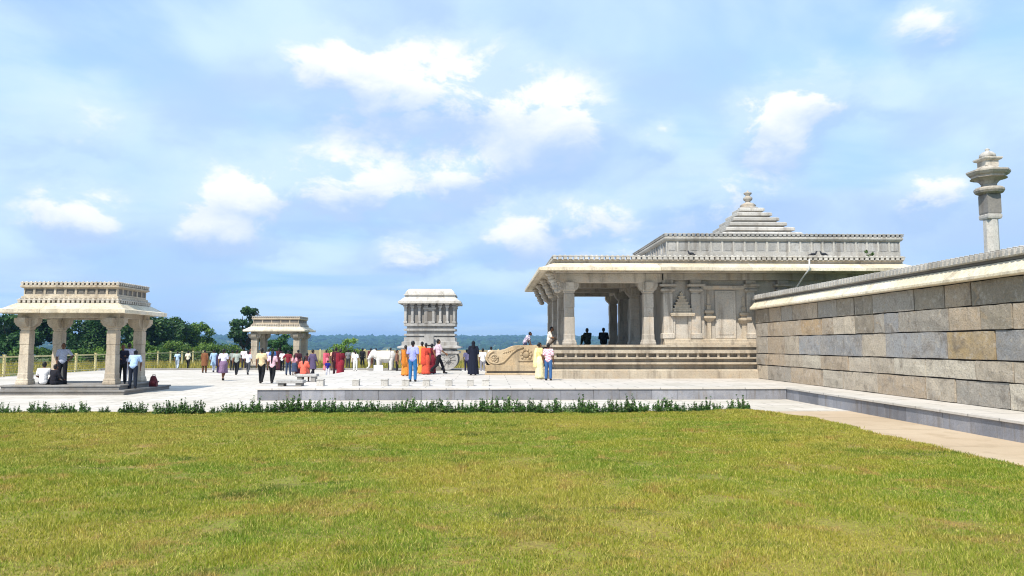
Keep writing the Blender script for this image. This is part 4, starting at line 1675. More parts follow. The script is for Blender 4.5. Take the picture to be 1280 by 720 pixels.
# hedge row: every shrub a thing of its own
def build_hedge():
    protos = []
    for s in range(5):
        rs = random.Random(60 + s)
        tm = MB()
        clumps = []
        for k in range(9):
            a = rs.uniform(0, 6.28)
            r = 0.14 * math.sqrt(rs.random())
            hh = rs.uniform(0.22, 0.42)
            lean = rs.uniform(0.0, 0.07)
            p0 = (r * math.cos(a) * 0.6, r * math.sin(a) * 0.6, -0.02)
            p1 = (r * math.cos(a) + lean * math.cos(a), r * math.sin(a) + lean * math.sin(a), hh)
            tm.tube([p0, p1], [0.006, 0.003], 5)
            for q in range(5):
                f = 0.2 + 0.8 * q / 4
                c = tuple(p0[i] + (p1[i] - p0[i]) * f for i in range(3))
                clumps.append((c, (0.055 - 0.03 * f, 0.055 - 0.03 * f, 0.05), 1.25 - 0.75 * f))
        for k in range(9):
            a = rs.uniform(0, 6.28)
            clumps.append(((0.15 * math.cos(a), 0.13 * math.sin(a), rs.uniform(0.06, 0.19)), (0.09, 0.08, 0.075), 3.0))
        protos.append((tm.mesh('stems', M['bark']), leaf_cloud('foliage', clumps, 760, 0.028, 'leaf_hedge')))
    xs = []
    for u in (11, 24, 37, 58, 71, 82, 95, 101, 120, 142, 168, 175, 188, 208, 222, 234, 240, 248, 257, 276, 292, 299):
        xs.append((u - 612) / 924 * 20.75 - 0.02)
    n_lead = len(xs)
    x = xs[-1] + 0.36
    while x < 4.2:
        xs.append(x)
        x += rng.uniform(0.17, 0.26)
    while x < 7.3:
        xs.append(x)
        x += rng.uniform(0.26, 0.42)
    for k, x in enumerate(xs):
        st, fo = protos[rng.randrange(5)]
        y = 20.8 + rng.uniform(-0.07, 0.07)
        lab = 'small leafy shrub in the dense part of the low hedge row edging the lawn'
        if k < n_lead:
            lab = 'small leafy shrub in the sparse left part of the low hedge row edging the lawn'
        elif x > 4.2:
            lab = 'small leafy shrub in the thinner right end of the low hedge row edging the lawn'
        ords = ['', 'second', 'third', 'fourth', 'fifth', 'sixth', 'seventh', 'eighth', 'ninth', 'tenth', 'eleventh', 'twelfth', 'thirteenth', 'fourteenth', 'fifteenth',
                'sixteenth', 'seventeenth', 'eighteenth', 'nineteenth', 'twentieth', 'twenty first', 'twenty second']
        if 0 < k < n_lead:
            lab = ords[k] + ' small shrub from the left end of the low hedge row edging the lawn'
        elif x > 4.2 and k < len(xs) - 1:
            lab = ords[len(xs) - 1 - k] + ' small leafy shrub from the right end of the low hedge row edging the lawn'
        if k == 0:
            lab = 'leftmost small dark shrub of the low hedge row edging the lawn'
        if k == len(xs) - 1:
            lab = 'last shrub at the right end of the low hedge row, by the lawn corner'
        t = thing('hedge_shrub', (x, y, 0.0), lab, 'shrub', 'low hedge row along the far edge of the lawn', rng.uniform(0, 6.28))
        s = rng.uniform(0.82, 1.12)
        if k < n_lead:
            s *= 0.84
        t.scale = (s * 1.05, s * 1.05, s * rng.uniform(0.72, 1.22))
        a = bpy.data.objects.new('stems', st)
        link(a, t)
        b = bpy.data.objects.new('foliage', fo)
        link(b, t)


build_hedge()


# ------------------------------------------------------------------ pigeons on the roofs
def build_pigeons():
    mb = MB()
    mb.ball((0, 0, 0.10), (0.13, 0.06, 0.065), 12, 8)
    mb.cap((-0.10, 0, 0.13), 0.045, (-0.13, 0, 0.20), 0.033)
    mb.ball((-0.14, 0, 0.215), 0.036, 10, 6)
    mb.cap((0.10, 0, 0.09), 0.04, (0.24, 0, 0.06), 0.022)
    mb.cap((-0.17, 0, 0.21), 0.01, (-0.195, 0, 0.205), 0.005)
    body = fused(mb, 'body', 0.008, 0.6, 2)
    body.materials.append(M['pigeon'])
    wing = MB().ball((0.02, 0.058, 0.115), (0.115, 0.014, 0.042), 10, 6).mesh('wing', M['pigeon'], 0, True)
    wing2 = MB().ball((0.02, -0.058, 0.115), (0.115, 0.014, 0.042), 10, 6).mesh('wing', M['pigeon'], 0, True)
    leg = MB().tube([(0.0, 0.02, 0.06), (0.0, 0.02, 0.0)], 0.006, 5).mesh('leg', M['pipe'])
    for (x, y, z, r, lb) in ((9.02, 32.72, 5.905, 0.3, 'dark pigeon on the temple roof edge, leftmost of three'), (14.6, 32.72, 5.905, 2.9, 'dark pigeon on the temple roof edge, middle of three'),
                             (15.05, 32.72, 5.905, 0.1, 'dark pigeon on the temple roof edge, rightmost of three'), (-18.5, 59.6, 4.2, 0.0, 'dark pigeon on the far gate pavilion roof')):
        t = thing('pigeon', (x, y, z), lb, 'bird', 'pigeons on the roofs', r)
        mesh_part(body, 'body', t)
        mesh_part(wing, 'wing', t)
        mesh_part(wing2, 'wing', t)
        a = mesh_part(leg, 'leg', t)
        b = mesh_part(leg, 'leg', t)
        b.location[1] = -0.04
        t.scale = (0.95, 0.95, 0.95)


build_pigeons()
t = thing('roof_weed', (17.15, 32.72, 5.7), 'small green weed sprouting from the temple parapet', 'plant')
mesh_part(leaf_cloud('leaves', [((0, 0, 0.18), (0.14, 0.08, 0.16), 1), ((0.15, 0, 0.32), (0.1, 0.06, 0.1), 0.6), ((-0.12, 0, 0.4), (0.09, 0.06, 0.09), 0.5)], 220, 0.04, 'leaf_mid'), 'foliage', t)
mesh_part(MB().tube([(0, 0, 0), (0.05, 0, 0.2), (0.14, 0, 0.36)], 0.01, 5).mesh('stem', M['bark']), 'stem', t)


# ------------------------------------------------------------------ people
# joints for a 1.70 m figure facing -Y; left is +X
def pose(kind):
    J = dict(pelvis=(0, 0.0, 0.94), belly=(0, 0, 1.08), chest=(0, 0.0, 1.27), neck=(0, 0.01, 1.44), head=(0, -0.01, 1.585),
             shL=(0.175, 0.01, 1.385), shR=(-0.175, 0.01, 1.385), elL=(0.225, 0.03, 1.11), elR=(-0.225, 0.03, 1.11), wrL=(0.225, -0.04, 0.87), wrR=(-0.225, -0.04, 0.87),
             hipL=(0.09, 0, 0.90), hipR=(-0.09, 0, 0.90), knL=(0.10, -0.015, 0.49), knR=(-0.10, -0.015, 0.49), anL=(0.11, 0.02, 0.085), anR=(-0.11, 0.02, 0.085))
    if kind == 'walk':
        J.update(knL=(0.10, -0.14, 0.50), anL=(0.10, -0.20, 0.095), knR=(-0.09, 0.02, 0.49), anR=(-0.09, 0.28, 0.16),
                 elL=(0.215, 0.13, 1.13), wrL=(0.21, 0.14, 0.89), elR=(-0.215, -0.06, 1.12), wrR=(-0.20, -0.20, 0.93))
    elif kind == 'stride':
        J.update(knL=(0.09, -0.22, 0.53), anL=(0.09, -0.36, 0.12), knR=(-0.09, 0.10, 0.48), anR=(-0.09, 0.42, 0.22),
                 elL=(0.215, 0.17, 1.15), wrL=(0.20, 0.10, 0.92), elR=(-0.21, -0.10, 1.13), wrR=(-0.17, -0.29, 1.02))
    elif kind == 'bent':     # one hand raised to the chest / phone
        J.update(elL=(0.235, 0.0, 1.12), wrL=(0.10, -0.22, 1.20), elR=(-0.235, 0.02, 1.11), wrR=(-0.12, -0.20, 1.10))
    elif kind == 'hips':
        J.update(elL=(0.36, 0.06, 1.16), wrL=(0.20, 0.0, 0.98), elR=(-0.235, 0.05, 1.11), wrR=(-0.21, -0.05, 0.87), knR=(-0.12, -0.03, 0.49), anR=(-0.15, -0.02, 0.085))
    elif kind == 'lean':     # bent forward at the hips
        J.update(belly=(0, -0.05, 1.07), chest=(0, -0.17, 1.23), neck=(0, -0.26, 1.36), head=(0, -0.34, 1.47), shL=(0.175, -0.22, 1.33), shR=(-0.175, -0.22, 1.33),
                 elL=(0.24, -0.25, 1.06), elR=(-0.24, -0.25, 1.06), wrL=(0.2, -0.32, 0.86), wrR=(-0.2, -0.32, 0.86))
    elif kind == 'sit':      # on a seat 0.40 high
        J.update(pelvis=(0, 0.10, 0.50), belly=(0, 0.10, 0.64), chest=(0, 0.07, 0.84), neck=(0, 0.04, 1.01), head=(0, 0.0, 1.15), shL=(0.175, 0.06, 0.96), shR=(-0.175, 0.06, 0.96),
                 elL=(0.25, -0.02, 0.71), elR=(-0.25, -0.02, 0.71), wrL=(0.15, -0.24, 0.62), wrR=(-0.15, -0.24, 0.62),
                 hipL=(0.09, 0.08, 0.48), hipR=(-0.09, 0.08, 0.48), knL=(0.13, -0.36, 0.50), knR=(-0.13, -0.36, 0.50), anL=(0.13, -0.34, 0.085), anR=(-0.13, -0.34, 0.085))
    elif kind == 'floor':    # on the ground, knees drawn up
        J.update(pelvis=(0, 0.12, 0.12), belly=(0, 0.14, 0.26), chest=(0, 0.10, 0.46), neck=(0, 0.05, 0.63), head=(0, 0.0, 0.77), shL=(0.175, 0.08, 0.58), shR=(-0.175, 0.08, 0.58),
                 elL=(0.235, -0.07, 0.33), elR=(-0.235, -0.07, 0.33), wrL=(0.08, -0.28, 0.36), wrR=(-0.08, -0.28, 0.36),
                 hipL=(0.09, 0.10, 0.11), hipR=(-0.09, 0.10, 0.11), knL=(0.13, -0.27, 0.46), knR=(-0.13, -0.27, 0.46), anL=(0.12, -0.40, 0.085), anR=(-0.12, -0.40, 0.085))
    return J


def V3(a):
    return Vector(a)


def lerp(a, b, t):
    return tuple(V3(a) + (V3(b) - V3(a)) * t)


def make_body(J):
    mb = MB()
    for s in 'LR':
        mb.cap(J['hip' + s], 0.083, J['kn' + s], 0.055)
        c = lerp(J['kn' + s], J['an' + s], 0.3)
        mb.cap(J['kn' + s], 0.055, c, 0.054)
        mb.cap(c, 0.054, J['an' + s], 0.036)
        a = V3(J['an' + s])
        mb.cap(tuple(a + Vector((0, 0.035, -0.045))), 0.036, tuple(a + Vector((0, -0.13, -0.055))), 0.030)
        mb.cap(J['sh' + s], 0.058, J['el' + s], 0.040)
        mb.cap(J['el' + s], 0.040, J['wr' + s], 0.027)
        # palm, four fingers and a thumb
        w = V3(J['wr' + s])
        d = (w - V3(J['el' + s])).normalized()
        d = (d + Vector((0, -0.1, -0.15))).normalized()
        sd = Vector((0, 1, 0)) - d * d.y
        sd.normalize()
        inw = d.cross(sd) * (1 if s == 'L' else -1)
        p = w + d * 0.085
        mb.ball(tuple(w + d * 0.05), (0.028, 0.036, 0.045), 8, 6)
        for f in range(4):
            base = p + sd * (0.012 + (f - 2) * 0.021)
            ln = (0.066, 0.078, 0.072, 0.056)[f]
            k = base + d * ln * 0.5 + inw * 0.006
            e = k + d * ln * 0.42 + inw * 0.02
            mb.cap(tuple(base - d * 0.02), 0.0105, tuple(k), 0.0098, 6)
            mb.cap(tuple(k), 0.0098, tuple(e), 0.0088, 6)
        tb = w + d * 0.035 - sd * 0.03
        te = tb + d * 0.045 - sd * 0.03 + inw * 0.012
        mb.cap(tuple(tb), 0.013, tuple(te), 0.010, 6)
    mb.cap(J['hipL'], 0.09, J['hipR'], 0.09)
    mb.ball(J['pelvis'], (0.155, 0.11, 0.11), 14, 8)
    mb.cap(J['pelvis'], 0.115, J['belly'], 0.11)
    mb.ball(J['belly'], (0.135, 0.10, 0.13), 14, 8)
    mb.ball(J['chest'], (0.165, 0.11, 0.16), 14, 8)
    mb.cap(J['belly'], 0.11, J['chest'], 0.115)
    mb.cap(J['shL'], 0.056, J['shR'], 0.056)
    mb.cap(J['chest'], 0.09, J['neck'], 0.052)
    mb.cap(J['neck'], 0.05, lerp(J['neck'], J['head'], 0.6), 0.05)
    h = V3(J['head'])
    mb.ball(tuple(h + Vector((0, 0.012, 0.02))), (0.075, 0.092, 0.098), 16, 10)
    mb.ball(tuple(h + Vector((0, -0.022, -0.05))), (0.055, 0.065, 0.066), 14, 8)
    mb.cap(tuple(h + Vector((0, -0.083, 0.012))), 0.011, tuple(h + Vector((0, -0.098, -0.022))), 0.015, 8)
    mb.ball(tuple(h + Vector((0, -0.078, -0.06))), (0.026, 0.014, 0.012), 8, 5)
    for q in (-1, 1):
        mb.ball(tuple(h + Vector((q * 0.078, 0.01, -0.005))), (0.013, 0.02, 0.032), 8, 6)
    return fused(mb, 'body', 0.0085, 0.22, 3)


def torso_shell(mb, J, g):
    mb.ball(J['pelvis'], (0.155 + g, 0.115 + g, 0.12 + g), 14, 8)
    mb.cap(J['pelvis'], 0.118 + g, J['belly'], 0.115 + g)
    mb.ball(J['belly'], (0.14 + g, 0.105 + g, 0.13 + g), 14, 8)
    mb.ball(J['chest'], (0.17 + g, 0.115 + g, 0.155 + g), 14, 8)
    mb.cap(J['belly'], 0.115 + g, J['chest'], 0.12 + g)
    mb.cap(J['shL'], 0.057 + g, J['shR'], 0.057 + g)
    mb.cap(J['chest'], 0.09 + g, lerp(J['chest'], J['neck'], 0.75), 0.055 + g)


def make_shirt(J, sleeve):
    mb = MB()
    torso_shell(mb, J, 0.016)
    for s in 'LR':
        e = J['el' + s]
        if sleeve == 'short':
            mb.cap(J['sh' + s], 0.070, lerp(J['sh' + s], e, 0.72), 0.064)
        else:
            mb.cap(J['sh' + s], 0.072, e, 0.055)
            mb.cap(e, 0.055, lerp(e, J['wr' + s], 0.92), 0.044)
    return fused(mb, 'shirt', 0.014, 0.35, 3)


def make_trousers(J, short=False):
    mb = MB()
    mb.ball(J['pelvis'], (0.165, 0.125, 0.11), 14, 8)
    mb.cap(J['hipL'], 0.102, J['hipR'], 0.102)
    for s in 'LR':
        k = J['kn' + s]
        mb.cap(J['hip' + s], 0.102, k, 0.076)
        if not short:
            mb.cap(k, 0.076, lerp(k, J['an' + s], 0.92), 0.066)
    return fused(mb, 'trousers', 0.014, 0.35, 3)


def make_skirt(J, z_hem, r_hem, z_top=1.06, folds=11, amp=0.05, top=(0.155, 0.12)):
    """pleated tube from the waist to the hem"""
    mb = MB()
    n = 44
    fx = (J['anL'][1] + J['anR'][1]) * 0.5
    spread = abs(J['anL'][1] - J['anR'][1]) * 0.5
    rings = []
    zs = [z_top + (z_hem - z_top) * (k / 9) for k in range(10)]
    for k, z in enumerate(zs):
        t = k / 9
        rx = top[0] + (r_hem - top[0]) * t ** 0.8 + 0.045 * math.sin(math.pi * min(t * 2.2, 1))
        ry = top[1] + (r_hem * 0.85 + spread - top[1]) * t ** 0.8 + 0.04 * math.sin(math.pi * min(t * 2.2, 1))
        ring = []
        for i in range(n):
            a = 2 * math.pi * i / n
            w = 1 + amp * t * math.sin(folds * a + 0.7 * math.sin(3 * a) + t)
            ring.append((rx * w * math.cos(a), fx * t * 0.6 + ry * w * math.sin(a), z))
        rings.append(ring)
    mb.loft(rings)
    return mb.mesh('skirt', None, 0, True)


def make_kurta(J):
    mb = MB()
    n = 32
    rings = []
    for z, rx, ry in ((1.40, 0.17, 0.085), (1.30, 0.188, 0.125), (1.15, 0.17, 0.125), (1.0, 0.185, 0.14), (0.85, 0.205, 0.155), (0.68, 0.225, 0.17), (0.52, 0.24, 0.185)):
        rings.append([(rx * (1 + 0.03 * (1.4 - z) * math.sin(7 * a)) * math.cos(a), ry * (1 + 0.03 * (1.4 - z) * math.sin(7 * a)) * math.sin(a), z) for a in [2 * math.pi * i / n for i in range(n)]])
    mb.loft(rings)
    for s in 'LR':
        e = J['el' + s]
        mb.cap(J['sh' + s], 0.070, e, 0.056)
        mb.cap(e, 0.056, lerp(e, J['wr' + s], 0.6), 0.05)
    mb.cap(J['shL'], 0.07, J['shR'], 0.07)
    return fused(mb, 'kurta', 0.014, 0.35, 3)


def make_drape(J):
    """end of the cloth across the chest, over the left shoulder and down the back"""
    mb = MB()
    c = [(-0.17, -0.09, 1.02), (-0.05, -0.155, 1.14), (0.07, -0.15, 1.30), (0.145, -0.06, 1.455), (0.15, 0.07, 1.43), (0.14, 0.15, 1.24), (0.13, 0.17, 1.0), (0.12, 0.19, 0.75), (0.12, 0.20, 0.55)]
    rings = []
    for k, p in enumerate(c):
        w = 0.10 if k < 4 else 0.09 + 0.012 * (k - 4)
        p = Vector(p)
        nx = Vector((1, 0.0, 0.35 if k < 3 else 0)).normalized()
        dn = (Vector(c[min(k + 1, 8)]) - Vector(c[max(k - 1, 0)])).normalized()
        nn = nx.cross(dn).normalized() * 0.012
        rings.append([tuple(p - nx * w + nn), tuple(p + nx * w + nn), tuple(p + nx * w - nn), tuple(p - nx * w - nn)])
    mb.loft(rings)
    return mb.mesh('drape', None, 0.004, True)


def make_robe(J):
    mb = MB()
    n = 36
    rings = []
    for z, rx, ry in ((1.46, 0.075, 0.075), (1.40, 0.17, 0.10), (1.28, 0.205, 0.145), (1.10, 0.21, 0.155), (0.85, 0.225, 0.17), (0.5, 0.25, 0.20), (0.2, 0.275, 0.22), (0.05, 0.285, 0.23)):
        rings.append([(rx * (1 + 0.05 * max(0, 1.1 - z) * math.sin(9 * a)) * math.cos(a), ry * (1 + 0.05 * max(0, 1.1 - z) * math.sin(9 * a)) * math.sin(a), z) for a in [2 * math.pi * i / n for i in range(n)]])
    mb.loft(rings)
    for s in 'LR':
        e = J['el' + s]
        mb.cap(J['sh' + s], 0.085, e, 0.08)
        mb.cap(e, 0.08, lerp(e, J['wr' + s], 0.9), 0.07)
    return fused(mb, 'robe', 0.015, 0.35, 3)


def make_scarf(J):
    h = V3(J['head'])
    mb = MB()
    mb.ball(tuple(h + Vector((0, 0.03, 0.015))), (0.095, 0.105, 0.115), 16, 10)
    mb.cap(tuple(h + Vector((0, 0.05, -0.06))), 0.085, tuple(h + Vector((0, 0.05, -0.19))), 0.12)
    return fused(mb, 'head_scarf', 0.012, 0.4, 3)


def make_hair(J, kind):
    h = V3(J['head'])
    mb = MB()
    mb.ball(tuple(h + Vector((0, 0.028, 0.035))), (0.083, 0.092, 0.093), 16, 10)
    mb.ball(tuple(h + Vector((0, 0.055, -0.005))), (0.078, 0.062, 0.085), 14, 8)
    if kind == 'long':
        p = [h + Vector((0, 0.10, -0.02)), h + Vector((0, 0.125, -0.12)), h + Vector((0, 0.155, -0.26)), h + Vector((0.01, 0.16, -0.40)), h + Vector((0.01, 0.155, -0.52))]
        r = [0.06, 0.055, 0.045, 0.035, 0.018]
        for k in range(4):
            mb.cap(tuple(p[k]), r[k], tuple(p[k + 1]), r[k + 1])
    if kind == 'bun':
        mb.ball(tuple(h + Vector((0, 0.125, 0.0))), (0.055, 0.045, 0.055), 12, 8)
    return fused(mb, 'hair', 0.01, 0.4, 3)


def make_shoes(J, s):
    a = V3(J['an' + s])
    mb = MB()
    mb.cap(tuple(a + Vector((0, 0.035, -0.04))), 0.043, tuple(a + Vector((0, -0.135, -0.052))), 0.036)
    return fused(mb, 'shoe', 0.011, 0.4, 2)


CACHE = {}


def piece(kind, ps, *args):
    key = (kind, ps) + args
    if key not in CACHE:
        J = pose(ps)
        f = dict(body=make_body, shirt=make_shirt, trousers=make_trousers, skirt=make_skirt, kurta=make_kurta, drape=make_drape, robe=make_robe, scarf=make_scarf, hair=make_hair, shoe=make_shoes)[kind]
        me = f(J, *args)
        me.materials.append(M[dict(body='skin', hair='hair').get(kind, 'cloth')])
        CACHE[key] = me
    return CACHE[key]


EYE = MB().ball((0, 0, 0), 0.011, 8, 6).mesh('eye', M['eye'], 0, True)
SKINS = ['7a5238', '8a5f42', '6b4630', '946a4c']


def person(x, y, z, h, rot, ps, outfit, cols, label, hair='short', grp=None):
    t = thing('person', (x, y, z), label, 'person', grp, R(rot))
    s = h / 1.70
    wd = 1.0 if h > 1.2 else 1.12
    t.scale = (s * wd, s * wd, s)

    def add(me, name, c=None, check=False):
        o = bpy.data.objects.new(name, me)
        link(o, t)
        if c:
            o.color = hx(c)
        if check:
            o.material_slots[0].link = 'OBJECT'
            o.material_slots[0].material = M['check']
        return o
    b = add(piece('body', ps), 'body', rng.choice(SKINS))
    J = pose(ps)
    for q in (-1, 1):
        e = add(EYE, 'eye')
        e.location = V3(J['head']) + Vector((q * 0.031, -0.076, 0.012))
    top, bot = cols[0], cols[-1]
    chk = outfit.endswith('_check')
    outfit = outfit.replace('_check', '')
    if outfit != 'robe':
        add(piece('hair', ps, hair), 'hair')
    if outfit in ('shirt', 'long_shirt'):
        add(piece('shirt', ps, 'short' if outfit == 'shirt' else 'long'), 'shirt', top, chk)
        add(piece('trousers', ps), 'trousers', bot)
    elif outfit == 'kurta':
        add(piece('kurta', ps), 'kurta', top, chk)
        add(piece('trousers', ps), 'trousers', bot)
    elif outfit == 'saree':
        add(piece('shirt', ps, 'short'), 'blouse', cols[1] if len(cols) > 2 else top)
        add(piece('skirt', ps, 0.04, 0.24), 'skirt', bot)
        if ps != 'sit' and ps != 'floor':
            add(piece('drape', ps), 'drape', top)
    elif outfit == 'dhoti':
        add(piece('shirt', ps, 'short'), 'shirt', top)
        add(piece('skirt', ps, 0.42, 0.20), 'wrap', bot)
    elif outfit == 'dress':
        add(piece('shirt', ps, 'short'), 'bodice', top)
        add(piece('skirt', ps, 0.30, 0.25), 'skirt', bot)
    elif outfit == 'robe':
        add(piece('robe', ps), 'robe', top)
        add(piece('scarf', ps), 'head_scarf', bot)
    for q in 'LR':
        add(piece('shoe', ps, q), 'shoe', '2a2320')
    return t


